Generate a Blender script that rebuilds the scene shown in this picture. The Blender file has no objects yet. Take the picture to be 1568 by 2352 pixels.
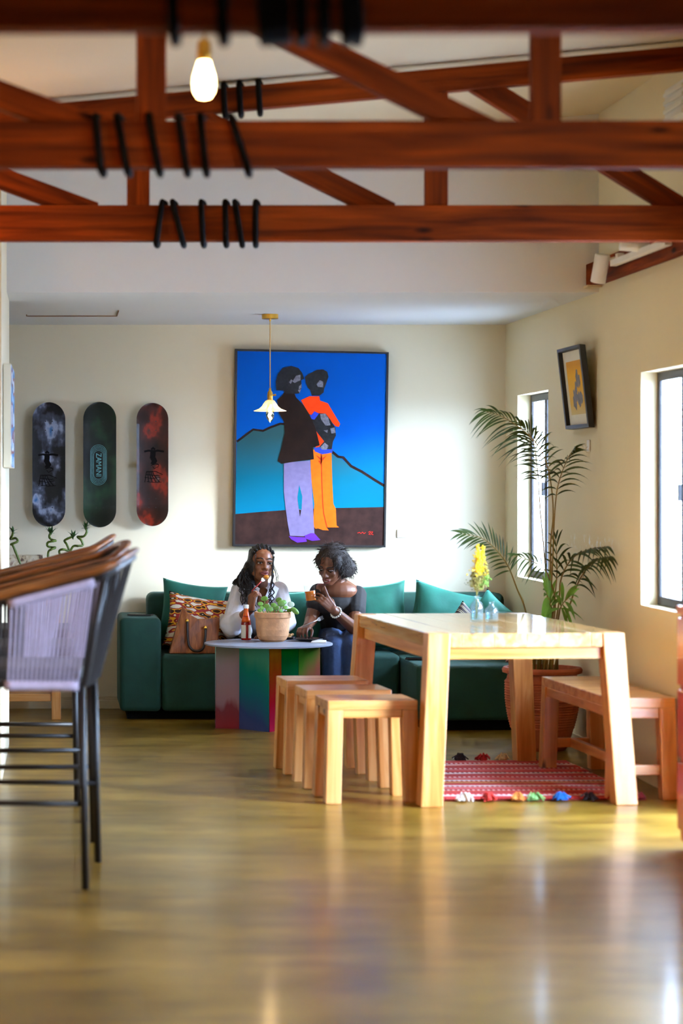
import bpy, bmesh, math, random
from mathutils import Vector, Matrix, Euler, noise as mnoise
random.seed(7)
SC = bpy.context.scene
COL = SC.collection
R = math.radians

# ------------------------------------------------------------------ camera
F_PX, CX, CY, CAM_H = 5580.0, 137.0, 1103.0, 1.41
cam_data = bpy.data.cameras.new('camera')
cam = bpy.data.objects.new('camera', cam_data)
COL.objects.link(cam)
cam.location = (0, 0, CAM_H)
cam.rotation_euler = (R(90), 0, 0)
cam_data.sensor_fit = 'HORIZONTAL'
cam_data.sensor_width = 24.0
cam_data.lens = F_PX / 1568.0 * 24.0
cam_data.shift_x = (784.0 - CX) / 1568.0
cam_data.shift_y = -(1176.0 - CY) / 1568.0
cam_data.clip_end = 200
cam_data.dof.use_dof = True
cam_data.dof.focus_distance = 14.0
cam_data.dof.aperture_fstop = 2.0
SC.camera = cam

# ------------------------------------------------------------------ world, exposure
w = bpy.data.worlds.new('world'); SC.world = w; w.use_nodes = True
bgn = w.node_tree.nodes['Background']
bgn.inputs['Color'].default_value = (0.58, 0.82, 1.22, 1)
bgn.inputs['Strength'].default_value = 50.0
SC.view_settings.view_transform = 'Standard'
SC.view_settings.look = 'None'
SC.view_settings.exposure = 0.02
SC.view_settings.gamma = 1.0
SC.view_settings.use_curve_mapping = False
SC.cycles.max_bounces = 7
SC.cycles.diffuse_bounces = 4
SC.cycles.glossy_bounces = 3
SC.cycles.transmission_bounces = 4
SC.cycles.transparent_max_bounces = 16
SC.cycles.use_adaptive_sampling = True
SC.cycles.adaptive_threshold = 0.15
SC.cycles.adaptive_min_samples = 16
SC.cycles.sample_clamp_indirect = 8.0
SC.cycles.use_denoising = True
SC.cycles.caustics_reflective = False
SC.cycles.caustics_refractive = False

# sun low on the right, softened by thin cloud, reaching in through the side windows
sun_d = bpy.data.lights.new('sun', 'SUN')
sun_d.energy = 11.0; sun_d.angle = R(13); sun_d.color = (0.80, 0.92, 1.06)
sun = bpy.data.objects.new('sun', sun_d); COL.objects.link(sun)
sun.rotation_euler = Vector((-1.0, 0.55, -0.28)).to_track_quat('-Z', 'Y').to_euler()

# ------------------------------------------------------------------ helpers
def W(px, py, d):
    "world point seen at a photo pixel when it stands at depth d"
    s = F_PX / d
    return Vector(((px - CX) / s, d, CAM_H - (py - CY) / s))

def lin(c):
    return tuple(((x/255.0)/12.92 if x/255.0 <= 0.04045 else ((x/255.0+0.055)/1.055)**2.4) for x in c)

def tag(o, label=None, cat=None, group=None, kind=None):
    if label: o['label'] = label
    if cat: o['category'] = cat
    if group: o['group'] = group
    if kind: o['kind'] = kind
    return o

def empty(name, loc=(0, 0, 0), rz=0, label=None, cat=None, group=None, kind=None):
    o = bpy.data.objects.new(name, None); COL.objects.link(o)
    o.location = loc; o.rotation_euler = (0, 0, rz); o.empty_display_size = 0.1
    return tag(o, label, cat, group, kind)

class MB:
    "collects geometry for ONE mesh object"
    def __init__(s): s.v = []; s.f = []; s.m = []; s.mi = 0
    def add(s, vs, fs):
        n = len(s.v); s.v += [tuple(p) for p in vs]
        for f in fs: s.f.append(tuple(i+n for i in f)); s.m.append(s.mi)
        return s
    def box(s, a, b, M=None):
        x0, y0, z0 = a; x1, y1, z1 = b
        vs = [Vector(p) for p in ((x0,y0,z0),(x1,y0,z0),(x1,y1,z0),(x0,y1,z0),(x0,y0,z1),(x1,y0,z1),(x1,y1,z1),(x0,y1,z1))]
        if M is not None: vs = [M @ p for p in vs]
        return s.add(vs, [(0,3,2,1),(4,5,6,7),(0,1,5,4),(1,2,6,5),(2,3,7,6),(3,0,4,7)])
    def tube(s, pts, r, n=8, cap=True, closed=False, flat=None):
        pts = [Vector(p) for p in pts]
        rs = r if isinstance(r, (list, tuple)) else [r]*len(pts)
        m = len(pts); vs = []; up = None
        for i, p in enumerate(pts):
            if closed: t = pts[(i+1) % m] - pts[i-1]
            else: t = pts[min(i+1, m-1)] - pts[max(i-1, 0)]
            if t.length < 1e-9: t = Vector((0,0,1))
            t.normalize()
            if up is None:
                up = Vector((0,0,1)) if abs(t.z) < 0.9 else Vector((1,0,0))
            b = t.cross(up)
            if b.length < 1e-6: b = t.cross(Vector((0.3,1,0.2)))
            b.normalize(); up = b.cross(t).normalized()
            for k in range(n):
                a = 2*math.pi*k/n
                vs.append(p + (b*math.cos(a) + up*math.sin(a)*(flat or 1))*rs[i])
        fs = []
        for i in range(m if closed else m-1):
            j = (i+1) % m
            for k in range(n):
                k2 = (k+1) % n
                fs.append((i*n+k, i*n+k2, j*n+k2, j*n+k))
        if cap and not closed:
            fs.append(tuple(reversed(range(n)))); fs.append(tuple((m-1)*n+k for k in range(n)))
        return s.add(vs, fs)
    def lathe(s, prof, n=32, c=(0,0,0), wob=None):
        vs = []; fs = []; m = len(prof)
        for (r, z) in prof:
            for k in range(n):
                a = 2*math.pi*k/n
                rr = r*(wob(a, z) if wob else 1)
                vs.append((c[0]+rr*math.cos(a), c[1]+rr*math.sin(a), c[2]+z))
        for i in range(m-1):
            for k in range(n):
                k2 = (k+1) % n
                fs.append((i*n+k, i*n+k2, (i+1)*n+k2, (i+1)*n+k))
        if prof[0][0] > 1e-6: fs.append(tuple(reversed(range(n))))
        if prof[-1][0] > 1e-6: fs.append(tuple((m-1)*n+k for k in range(n)))
        return s.add(vs, fs)
    def ball(s, c, rad, M=None, nu=16, nv=10):
        rx, ry, rz = rad if isinstance(rad, (list, tuple, Vector)) else (rad,)*3
        c = Vector(c); vs = []; fs = []
        for i in range(1, nv):
            th = math.pi*i/nv
            for k in range(nu):
                a = 2*math.pi*k/nu
                p = Vector((rx*math.sin(th)*math.cos(a), ry*math.sin(th)*math.sin(a), rz*math.cos(th)))
                vs.append(c + (M @ p if M is not None else p))
        t = Vector((0,0,rz)); t = M @ t if M is not None else t
        vs.append(c+t); vs.append(c-t)
        T, B = len(vs)-2, len(vs)-1
        for i in range(nv-2):
            for k in range(nu):
                k2 = (k+1) % nu
                fs.append((i*nu+k, (i+1)*nu+k, (i+1)*nu+k2, i*nu+k2))
        for k in range(nu):
            k2 = (k+1) % nu
            fs.append((T, k, k2)); fs.append((B, (nv-2)*nu+k2, (nv-2)*nu+k))
        return s.add(vs, fs)
    def cap(s, p0, r0, p1, r1, n=12):
        "tapered capsule"
        p0 = Vector(p0); p1 = Vector(p1); t = p1-p0
        if t.length < 1e-6: return s.ball(p0, r0)
        d = t.normalized(); pts = []; rr = []
        for a in (-85, -60, -35, -12): pts.append(p0 + d*r0*math.sin(R(a))); rr.append(r0*math.cos(R(a)))
        for a in (12, 35, 60, 85): pts.append(p1 + d*r1*math.sin(R(a))); rr.append(r1*math.cos(R(a)))
        return s.tube(pts, rr, n)
    def prism(s, poly, d, front=True):
        "flat polygon (3-D points) extruded by vector d"
        poly = [Vector(p) for p in poly]; n = len(poly); d = Vector(d)
        vs = poly + [p+d for p in poly]
        fs = [tuple(range(n)), tuple(reversed(range(n, 2*n)))]
        fs += [(i, i+n, (i+1) % n + n, (i+1) % n) for i in range(n)]
        return s.add(vs, fs)
    def build(s, name, mat, parent=None, loc=None, smooth=False, bevel=0, rot=None, tri=False, fix=True, seg=2):
        me = bpy.data.meshes.new(name)
        me.from_pydata(s.v, [], s.f)
        mats = mat if isinstance(mat, (list, tuple)) else [mat]
        for m in mats: me.materials.append(m)
        if len(mats) > 1: me.polygons.foreach_set('material_index', s.m)
        if fix or bevel:
            bm = bmesh.new(); bm.from_mesh(me)
            bmesh.ops.recalc_face_normals(bm, faces=bm.faces)
            if bevel:
                es = [e for e in bm.edges if len(e.link_faces) == 2 and e.calc_face_angle(0) > 0.6]
                bmesh.ops.bevel(bm, geom=es, offset=bevel, segments=seg, profile=0.6, affect='EDGES', clamp_overlap=True)
            bm.to_mesh(me); bm.free()
        if smooth: me.shade_smooth()
        o = bpy.data.objects.new(name, me); COL.objects.link(o)
        if parent is not None: o.parent = parent
        if loc is not None: o.location = loc
        if rot is not None: o.rotation_euler = rot
        return o

def bar(name, p0, p1, wd, ht, mat, parent=None, up=(0,0,1), bevel=0.004):
    "timber with its grain along local X, from p0 to p1, wd across, ht in the up direction"
    p0 = Vector(p0); p1 = Vector(p1); x = (p1-p0); L = x.length; x.normalize()
    up = Vector(up); y = up.cross(x).normalized(); z = x.cross(y).normalized()
    M = Matrix((x, y, z)).transposed().to_4x4(); M.translation = (p0+p1)/2
    mb = MB().box((-L/2, -wd/2, -ht/2), (L/2, wd/2, ht/2))
    o = mb.build(name, mat, parent, bevel=bevel)
    o.matrix_local = M
    return o

def copy_tree(o, parent=None):
    c = o.copy(); COL.objects.link(c); c.parent = parent
    for ch in list(o.children):
        copy_tree(ch, c)
    return c

def spline(pts, n=8):
    pts = [Vector(p) for p in pts]; out = []
    P = [pts[0]*2-pts[1]] + pts + [pts[-1]*2-pts[-2]]
    for i in range(1, len(P)-2):
        a, b, c, d = P[i-1], P[i], P[i+1], P[i+2]
        for k in range(n):
            t = k/n
            out.append(0.5*((2*b) + (c-a)*t + (2*a-5*b+4*c-d)*t*t + (3*b-a-3*c+d)*t**3))
    out.append(pts[-1]); return out

# ------------------------------------------------------------------ materials
def newmat(name):
    m = bpy.data.materials.new(name); m.use_nodes = True
    nt = m.node_tree; b = nt.nodes['Principled BSDF']
    return m, nt, b
def N(nt, t, **kw):
    n = nt.nodes.new(t)
    for k, v in kw.items():
        if hasattr(n, k): setattr(n, k, v)
        else: n.inputs[k].default_value = v
    return n
def ramp(nt, stops, interp='LINEAR'):
    n = nt.nodes.new('ShaderNodeValToRGB'); cr = n.color_ramp; cr.interpolation = interp
    while len(cr.elements) > 1: cr.elements.remove(cr.elements[-1])
    cr.elements[0].position = stops[0][0]; cr.elements[0].color = (*stops[0][1], 1)
    for p, c in stops[1:]:
        e = cr.elements.new(p); e.color = (*c, 1)
    return n
def coords(nt, scale=(1,1,1), kind='Object', rnd=0):
    tc = nt.nodes.new('ShaderNodeTexCoord'); mp = nt.nodes.new('ShaderNodeMapping')
    mp.inputs['Scale'].default_value = scale
    nt.links.new(tc.outputs[kind], mp.inputs['Vector'])
    if rnd:
        oi = nt.nodes.new('ShaderNodeObjectInfo'); mu = nt.nodes.new('ShaderNodeMath'); mu.operation = 'MULTIPLY'
        mu.inputs[1].default_value = rnd
        nt.links.new(oi.outputs['Random'], mu.inputs[0]); nt.links.new(mu.outputs[0], mp.inputs['Location'])
    return mp
def plain(name, rgb, rough=0.6, var=0.12, scale=12, bump=0.0, metal=0, spec=0.5, sheen=0, coat=0, bscale=None, trans=0):
    c = lin(rgb); m, nt, b = newmat(name)
    mp = coords(nt)
    nz = N(nt, 'ShaderNodeTexNoise', Scale=scale, Detail=6.0)
    nt.links.new(mp.outputs[0], nz.inputs['Vector'])
    rp = ramp(nt, [(0.3, tuple(x*(1-var) for x in c)), (0.7, tuple(min(1, x*(1+var)) for x in c))])
    nt.links.new(nz.outputs['Fac'], rp.inputs[0]); nt.links.new(rp.outputs[0], b.inputs['Base Color'])
    b.inputs['Roughness'].default_value = rough; b.inputs['Metallic'].default_value = metal
    b.inputs['Specular IOR Level'].default_value = spec
    b.inputs['Sheen Weight'].default_value = sheen
    b.inputs['Coat Weight'].default_value = coat
    b.inputs['Transmission Weight'].default_value = trans
    if sheen:
        b.inputs['Sheen Roughness'].default_value = 0.4
        b.inputs['Sheen Tint'].default_value = (min(1, c[0]*3+0.15), min(1, c[1]*3+0.15), min(1, c[2]*3+0.15), 1)
    if bump:
        bn = N(nt, 'ShaderNodeBump', Strength=bump, Distance=0.01)
        n2 = N(nt, 'ShaderNodeTexNoise', Scale=bscale or scale*4, Detail=5.0)
        nt.links.new(mp.outputs[0], n2.inputs['Vector'])
        nt.links.new(n2.outputs['Fac'], bn.inputs['Height']); nt.links.new(bn.outputs[0], b.inputs['Normal'])
    return m
def wood(name, dark, mid, light, rough=0.45, stretch=(1.1, 16, 16), knots=True, spec=0.4, coat=0, coatr=0.25):
    m, nt, b = newmat(name)
    mp = coords(nt, stretch, rnd=40)
    nz = N(nt, 'ShaderNodeTexNoise', Scale=1.6, Detail=8.0, Distortion=0.6)
    nt.links.new(mp.outputs[0], nz.inputs['Vector'])
    rp = ramp(nt, [(0.28, lin(dark)), (0.5, lin(mid)), (0.72, lin(light))])
    nt.links.new(nz.outputs['Fac'], rp.inputs[0])
    out = rp.outputs[0]
    if knots:
        mp2 = coords(nt, (3.0, 9, 9), rnd=25)
        vo = N(nt, 'ShaderNodeTexVoronoi', Scale=1.0)
        nt.links.new(mp2.outputs[0], vo.inputs['Vector'])
        kr = ramp(nt, [(0.07, (1,1,1)), (0.16, (0,0,0))])
        nt.links.new(vo.outputs['Distance'], kr.inputs[0])
        mx = N(nt, 'ShaderNodeMix'); mx.data_type = 'RGBA'
        nt.links.new(kr.outputs[0], mx.inputs['Factor'])
        nt.links.new(out, mx.inputs['A']); mx.inputs['B'].default_value = (*[x*0.35 for x in lin(dark)], 1)
        out = mx.outputs['Result']
    nt.links.new(out, b.inputs['Base Color'])
    b.inputs['Roughness'].default_value = rough; b.inputs['Specular IOR Level'].default_value = spec
    b.inputs['Coat Weight'].default_value = coat; b.inputs['Coat Roughness'].default_value = coatr
    bn = N(nt, 'ShaderNodeBump', Strength=0.15, Distance=0.003)
    nt.links.new(nz.outputs['Fac'], bn.inputs['Height']); nt.links.new(bn.outputs[0], b.inputs['Normal'])
    return m
def emit(name, rgb, strength):
    m, nt, b = newmat(name)
    b.inputs['Base Color'].default_value = (*lin(rgb), 1)
    b.inputs['Emission Color'].default_value = (*lin(rgb), 1); b.inputs['Emission Strength'].default_value = strength
    return m
def clear(name, rgb=(255,255,255), gloss=0.12, rough=0.03, tintmix=0.0):
    "thin clear glass: transparent with a surface reflection"
    m = bpy.data.materials.new(name); m.use_nodes = True; nt = m.node_tree; nt.nodes.clear()
    out = nt.nodes.new('ShaderNodeOutputMaterial')
    tr = nt.nodes.new('ShaderNodeBsdfTransparent'); tr.inputs[0].default_value = (*lin(rgb), 1)
    gl = nt.nodes.new('ShaderNodeBsdfGlossy'); gl.inputs['Roughness'].default_value = rough
    fr = nt.nodes.new('ShaderNodeLayerWeight'); fr.inputs['Blend'].default_value = 0.5
    pw = N(nt, 'ShaderNodeMath', operation='POWER'); nt.links.new(fr.outputs['Facing'], pw.inputs[0]); pw.inputs[1].default_value = 4.0
    ma = N(nt, 'ShaderNodeMath', operation='MULTIPLY_ADD'); nt.links.new(pw.outputs[0], ma.inputs[0]); ma.inputs[1].default_value = 0.25+gloss; ma.inputs[2].default_value = 0.02+gloss*0.1
    mx = nt.nodes.new('ShaderNodeMixShader')
    nt.links.new(ma.outputs[0], mx.inputs[0]); nt.links.new(tr.outputs[0], mx.inputs[1]); nt.links.new(gl.outputs[0], mx.inputs[2])
    last = mx
    if tintmix:
        df = nt.nodes.new('ShaderNodeBsdfDiffuse'); df.inputs[0].default_value = (*lin(rgb), 1)
        m2 = nt.nodes.new('ShaderNodeMixShader'); m2.inputs[0].default_value = tintmix
        nt.links.new(mx.outputs[0], m2.inputs[1]); nt.links.new(df.outputs[0], m2.inputs[2]); last = m2
    nt.links.new(last.outputs[0], out.inputs[0])
    return m

def wall_mat(name, rgb, scuffs=False):
    c = lin(rgb); m, nt, b = newmat(name)
    mp = coords(nt, (1,1,1))
    n1 = N(nt, 'ShaderNodeTexNoise', Scale=0.9, Detail=5.0); nt.links.new(mp.outputs[0], n1.inputs['Vector'])
    rp = ramp(nt, [(0.3, tuple(x*0.94 for x in c)), (0.7, c)])
    nt.links.new(n1.outputs['Fac'], rp.inputs[0]); out = rp.outputs[0]
    if scuffs:   # a band of flaked plaster beside the palm
        sx = N(nt, 'ShaderNodeSeparateXYZ'); nt.links.new(mp.outputs[0], sx.inputs[0])
        def band(sock, c0, hw):
            a = N(nt, 'ShaderNodeMath', operation='SUBTRACT'); nt.links.new(sock, a.inputs[0]); a.inputs[1].default_value = c0
            ab = N(nt, 'ShaderNodeMath', operation='ABSOLUTE'); nt.links.new(a.outputs[0], ab.inputs[0])
            mr = N(nt, 'ShaderNodeMapRange'); mr.inputs['From Min'].default_value = hw; mr.inputs['From Max'].default_value = hw*0.35
            nt.links.new(ab.outputs[0], mr.inputs['Value']); return mr.outputs[0]
        by = band(sx.outputs['Y'], 12.55, 0.65); bz = band(sx.outputs['Z'], 1.085, 0.045)
        n3 = N(nt, 'ShaderNodeTexNoise', Scale=26.0, Detail=6.0); nt.links.new(mp.outputs[0], n3.inputs['Vector'])
        r3 = ramp(nt, [(0.52, (0,0,0)), (0.6, (1,1,1))]); nt.links.new(n3.outputs['Fac'], r3.inputs[0])
        m1 = N(nt, 'ShaderNodeMath', operation='MULTIPLY'); nt.links.new(by, m1.inputs[0]); nt.links.new(bz, m1.inputs[1])
        m2 = N(nt, 'ShaderNodeMath', operation='MULTIPLY'); nt.links.new(m1.outputs[0], m2.inputs[0]); nt.links.new(r3.outputs[0], m2.inputs[1])
        mx = N(nt, 'ShaderNodeMix'); mx.data_type = 'RGBA'
        nt.links.new(m2.outputs[0], mx.inputs['Factor']); nt.links.new(out, mx.inputs['A']); mx.inputs['B'].default_value = (0.93, 0.95, 0.97, 1)
        out = mx.outputs['Result']
    nt.links.new(out, b.inputs['Base Color'])
    b.inputs['Roughness'].default_value = 0.75; b.inputs['Specular IOR Level'].default_value = 0.25
    n2 = N(nt, 'ShaderNodeTexNoise', Scale=45.0, Detail=4.0); nt.links.new(mp.outputs[0], n2.inputs['Vector'])
    bn = N(nt, 'ShaderNodeBump', Strength=0.08, Distance=0.004)
    nt.links.new(n2.outputs['Fac'], bn.inputs['Height']); nt.links.new(bn.outputs[0], b.inputs['Normal'])
    return m

def floor_mat():
    m, nt, b = newmat('polished_concrete')
    mp = coords(nt, (0.9, 1.3, 1))
    n1 = N(nt, 'ShaderNodeTexNoise', Scale=1.7, Detail=5.0, Roughness=0.6); nt.links.new(mp.outputs[0], n1.inputs['Vector'])
    rp = ramp(nt, [(0.25, lin((88, 66, 14))), (0.5, lin((130, 101, 34))), (0.75, lin((164, 131, 58)))])
    nt.links.new(n1.outputs['Fac'], rp.inputs[0])
    mp4 = coords(nt, (0.8, 2.6, 1)); n4 = N(nt, 'ShaderNodeTexNoise', Scale=2.4, Detail=4.0, Roughness=0.6); nt.links.new(mp4.outputs[0], n4.inputs['Vector'])
    r4 = ramp(nt, [(0.36, (0.6, 0.54, 0.42)), (0.52, (1, 1, 1)), (0.7, (1.0, 1.0, 1.0))]); nt.links.new(n4.outputs['Fac'], r4.inputs[0])
    m4 = N(nt, 'ShaderNodeMix'); m4.data_type = 'RGBA'; m4.blend_type = 'MULTIPLY'; m4.inputs['Factor'].default_value = 1.0
    nt.links.new(rp.outputs[0], m4.inputs['A']); nt.links.new(r4.outputs[0], m4.inputs['B']); nt.links.new(m4.outputs['Result'], b.inputs['Base Color'])
    n2 = N(nt, 'ShaderNodeTexNoise', Scale=1.6, Detail=4.0); nt.links.new(mp.outputs[0], n2.inputs['Vector'])
    mr = N(nt, 'ShaderNodeMapRange'); mr.inputs['To Min'].default_value = 0.22; mr.inputs['To Max'].default_value = 0.42
    nt.links.new(n2.outputs['Fac'], mr.inputs['Value']); nt.links.new(mr.outputs[0], b.inputs['Roughness'])
    b.inputs['Specular IOR Level'].default_value = 0.35; b.inputs['Specular Tint'].default_value = (1, 0.86, 0.58, 1)
    b.inputs['Coat Tint'].default_value = (1, 0.9, 0.66, 1)
    b.inputs['Coat Weight'].default_value = 0.12; b.inputs['Coat Roughness'].default_value = 0.12
    n3 = N(nt, 'ShaderNodeTexNoise', Scale=5.0, Detail=3.0); nt.links.new(mp.outputs[0], n3.inputs['Vector'])
    bn = N(nt, 'ShaderNodeBump', Strength=0.015, Distance=0.02)
    nt.links.new(n3.outputs['Fac'], bn.inputs['Height']); nt.links.new(bn.outputs[0], b.inputs['Normal']); nt.links.new(bn.outputs[0], b.inputs['Coat Normal'])
    return m

M = {}
M['wall'] = wall_mat('cream_wall_paint', (233, 221, 192))
M['wall_r'] = wall_mat('cream_wall_paint_scuffed', (232, 217, 180), scuffs=True)
M['ceil'] = wall_mat('white_ceiling_paint', (230, 229, 227))
M['roof'] = wall_mat('warm_white_roof_paint', (220, 203, 172))
M['floor'] = floor_mat()
M['base'] = plain('cream_skirting', (214, 196, 158), 0.5, 0.06)
M['timber'] = wood('stained_truss_timber', (66, 20, 1), (104, 36, 2), (140, 54, 6), 0.75, spec=0.1)
M['pine'] = wood('varnished_pine', (170, 100, 38), (206, 138, 70), (228, 172, 110), 0.34, coat=0.6)
M['pinetop'] = wood('polished_pine_glare_top', (186, 124, 60), (220, 164, 96), (240, 198, 138), 0.2, coat=1.0, coatr=0.08)  # same varnished pine, base lightened to stand for glare on the top
M['black'] = plain('black_paint', (22, 20, 20), 0.45)
M['blackrope'] = plain('black_rubber_cable', (8, 7, 7), 0.8, spec=0.1)
M['winframe'] = plain('dark_steel_window_frame', (40, 36, 40), 0.5)
M['glass'] = clear('window_glass')
M['ground'] = plain('pale_concrete_yard', (226, 229, 232), 0.9)
M['outwall'] = plain('pale_rendered_yard_wall', (228, 228, 228), 0.9)
M['velvet'] = plain('green_velvet', (10, 92, 74), 0.75, 0.18, 9, 0.1, sheen=0.55)
M['velvetd'] = plain('deep_green_velvet', (5, 56, 43), 0.8, 0.18, 9, 0.1, sheen=0.3)
M['brass'] = plain('brushed_brass', (200, 150, 60), 0.3, metal=1.0)
M['white'] = plain('white_enamel', (236, 234, 228), 0.4, 0.03)
M['terra'] = plain('terracotta', (176, 84, 44), 0.75, 0.15, 18, 0.2)
M['clay'] = plain('pale_weathered_clay', (206, 150, 104), 0.75, 0.18, 22, 0.15)
M['soil'] = plain('dark_potting_soil', (40, 28, 18), 0.95, 0.3, 60, 0.5)
M['palm'] = plain('palm_leaf_green', (58, 78, 22), 0.45, 0.3, 8)
M['palmyoung'] = plain('young_palm_leaf_green', (112, 158, 52), 0.45, 0.25, 8)  # brighter green of the young leaves
M['palmstem'] = plain('palm_stem_ochre', (140, 112, 42), 0.5, 0.2, 14)
M['leafdark'] = plain('dark_glossy_leaf', (30, 34, 22), 0.35)

# ================================================================== THE SETTING
XR, YB = 2.75, 15.0
def structure(name, mb, mat, **k):
    return tag(mb.build(name, mat, **k), kind='structure')
structure('floor', MB().box((-3.8, -1.8, -0.1), (2.87, 15.2, 0.0)), M['floor'])
structure('ground_outside', MB().box((2.87, -30, -0.12), (40, 40, -0.02)).box((-30, -40, -0.12), (2.87, -1.8, -0.02)), M['ground'])
structure('wall_outside', MB().box((7.2, -12, -0.02), (7.4, 20, 1.25)), M['outwall'])
structure('added_shade_eave', MB().box((2.87, -1.8, 2.30), (3.75, 15.2, 2.40)), M['outwall'])  # unseen eave added to keep high sky light off the floor by the wall
structure('wall_back', MB().box((-3.6, YB, 0), (XR, YB+0.2, 2.6)), M['wall'])
# right wall with its window and door openings (y0, y1, sill, head)
OPEN = [(13.68, 14.60, 0.83, 1.92), (10.55, 11.50, 0.82, 1.92), (9.40, 10.26, 0.0, 2.1), (5.0, 6.6, 0.9, 2.05)]
wr = MB(); prev = 15.2
for (y0, y1, s0, s1) in OPEN:
    wr.box((XR, y1, 0), (XR+0.12, prev, 3.6))
    if s0 > 0: wr.box((XR, y0, 0), (XR+0.12, y1, s0))
    wr.box((XR, y0, s1), (XR+0.12, y1, 3.6)); prev = y0
wr.box((XR, -1.8, 0), (XR+0.12, prev, 3.6))
structure('wall_right', wr, M['wall_r'])
structure('wall_left', MB().box((-3.6, 11.25, 0), (-0.27, 13.0, 3.4)), M['wall'])
structure('wall_far_left', MB().box((-3.8, -1.8, 0), (-3.6, 15.2, 3.4)), M['wall'])
structure('wall_behind', MB().box((-3.8, -1.8, 0), (-2.6, -1.6, 3.6)).box((-2.6, -1.8, 0), (2.95, -1.6, 3.6)), M['wall'])
def roofz(x): return 3.03 + 0.091*x
ce = MB(); y0, y1 = -1.8, 12.5
ce.add([(-3.8,y0,roofz(-3.8)),(2.95,y0,roofz(2.95)),(2.95,y1,roofz(2.95)),(-3.8,y1,roofz(-3.8)),
        (-3.8,y0,roofz(-3.8)+0.12),(2.95,y0,roofz(2.95)+0.12),(2.95,y1,roofz(2.95)+0.12),(-3.8,y1,roofz(-3.8)+0.12)],
       [(0,3,2,1),(4,5,6,7),(0,1,5,4),(1,2,6,5),(2,3,7,6),(3,0,4,7)])
structure('ceiling', ce, M['roof'])
structure('ceiling_alcove', MB().box((-3.6, 12.52, 2.37), (XR, 15.2, 2.45)), M['ceil'])
structure('wall_bulkhead', MB().box((-0.27, 12.4, 2.37), (XR, 12.52, 3.45)), M['ceil'])
structure('baseboard_back', MB().box((-1.5, 14.975, 0), (0.5, 15.0, 0.055)).box((-1.5, 14.982, 0.055), (0.5, 15.0, 0.075)), M['base'], bevel=0.004)
structure('baseboard_right', MB().box((2.735, 10.36, 0), (2.75, 14.9, 0.06)), M['base'], bevel=0.003)
# ceiling hatch outline in the alcove
M['hatch'] = plain('brown_hatch_seam', (122, 84, 52), 0.7)
hx0, hx1, hy0, hy1 = -0.195, 0.335, 13.72, 14.17
structure('trim_1', MB().box((hx0, hy1-0.006, 2.364), (hx1, hy1, 2.37)).box((hx1-0.006, hy0, 2.364), (hx1, hy1, 2.37)).box((hx0, hy1-0.1, 2.364), (hx0+0.006, hy1, 2.37)), M['hatch'])

def window(n, y0, y1, z0, z1):
    e = empty('window_%d' % n, (2.835, (y0+y1)/2, z0), kind='structure')
    hw = (y1-y0)/2; h = z1-z0; t = 0.042
    for (a, b, nm) in [((-0.007, -hw, 0), (0.007, -hw+t, h), 'frame_jamb'), ((-0.007, hw-t, 0), (0.007, hw, h), 'frame_jamb'),
                       ((-0.007, -hw+t, 0), (0.007, hw-t, t), 'frame_sill'), ((-0.007, -hw+t, h-t), (0.007, hw-t, h), 'frame_head'),
                       ((-0.008, -0.03, t), (0.008, 0.03, h-t), 'mullion')]:
        MB().box(a, b).build(nm, M['winframe'], e, bevel=0.003)
    for s in (-1, 1):
        a, b = (-hw+t, -0.03) if s < 0 else (0.03, hw-t)
        MB().box((-0.003, a, t), (0.003, b, h-t)).build('pane', M['glass'], e)
    # latch on the meeting stile
    MB().box((-0.03, -0.012, h*0.45), (-0.008, 0.012, h*0.52)).build('latch', M['winframe'], e, bevel=0.002)
window(1, *OPEN[0]); window(2, *OPEN[1]); window(3, *OPEN[3])
dr = empty('door_1', (2.84, 9.83, 0), kind='structure')      # open doorway to the yard, its leaf folded back outside
for (a, b, nm) in [((-0.03, -0.43, 0), (0.03, -0.40, 2.1), 'door_jamb'), ((-0.03, 0.40, 0), (0.03, 0.43, 2.1), 'door_jamb'), ((-0.03, -0.40, 2.07), (0.03, 0.40, 2.1), 'door_head'), ((0.035, -1.23, 0.01), (0.075, -0.42, 2.06), 'door_leaf')]:
    MB().box(a, b).build(nm, M['winframe'], dr, bevel=0.003)
# light portals in the openings guide the sky light indoors
def portal(x, y0, y1, z0, z1, rot, nm):
    d = bpy.data.lights.new(nm, 'AREA'); d.shape = 'RECTANGLE'
    d.cycles.is_portal = True
    o = bpy.data.objects.new(nm, d); COL.objects.link(o)
    return d, o
for i, (y0, y1, s0, s1) in enumerate(OPEN):
    d, o = portal(0,0,0,0,0,0,'opening_portal_%d' % i)
    d.size, d.size_y = (y1-y0), (s1-s0)
    o.location = (2.875, (y0+y1)/2, (s0+s1)/2)
    o.rotation_euler = Vector((-1, 0, 0)).to_track_quat('-Z', 'Z').to_euler()

# vent high on the right wall
v = empty('wall_vent', (2.75, 10.78, 3.0), label='small white louvred vent high on the right wall beside the roof', cat='vent')
MB().box((-0.02, -0.19, 0), (-0.003, 0.19, 0.17)).build('frame', M['white'], v, bevel=0.004)
for k in range(4):
    MB().box((-0.034, -0.165, 0.018+k*0.038), (-0.014, 0.165, 0.036+k*0.038)).build('louvre', M['white'], v, bevel=0.003)

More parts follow.
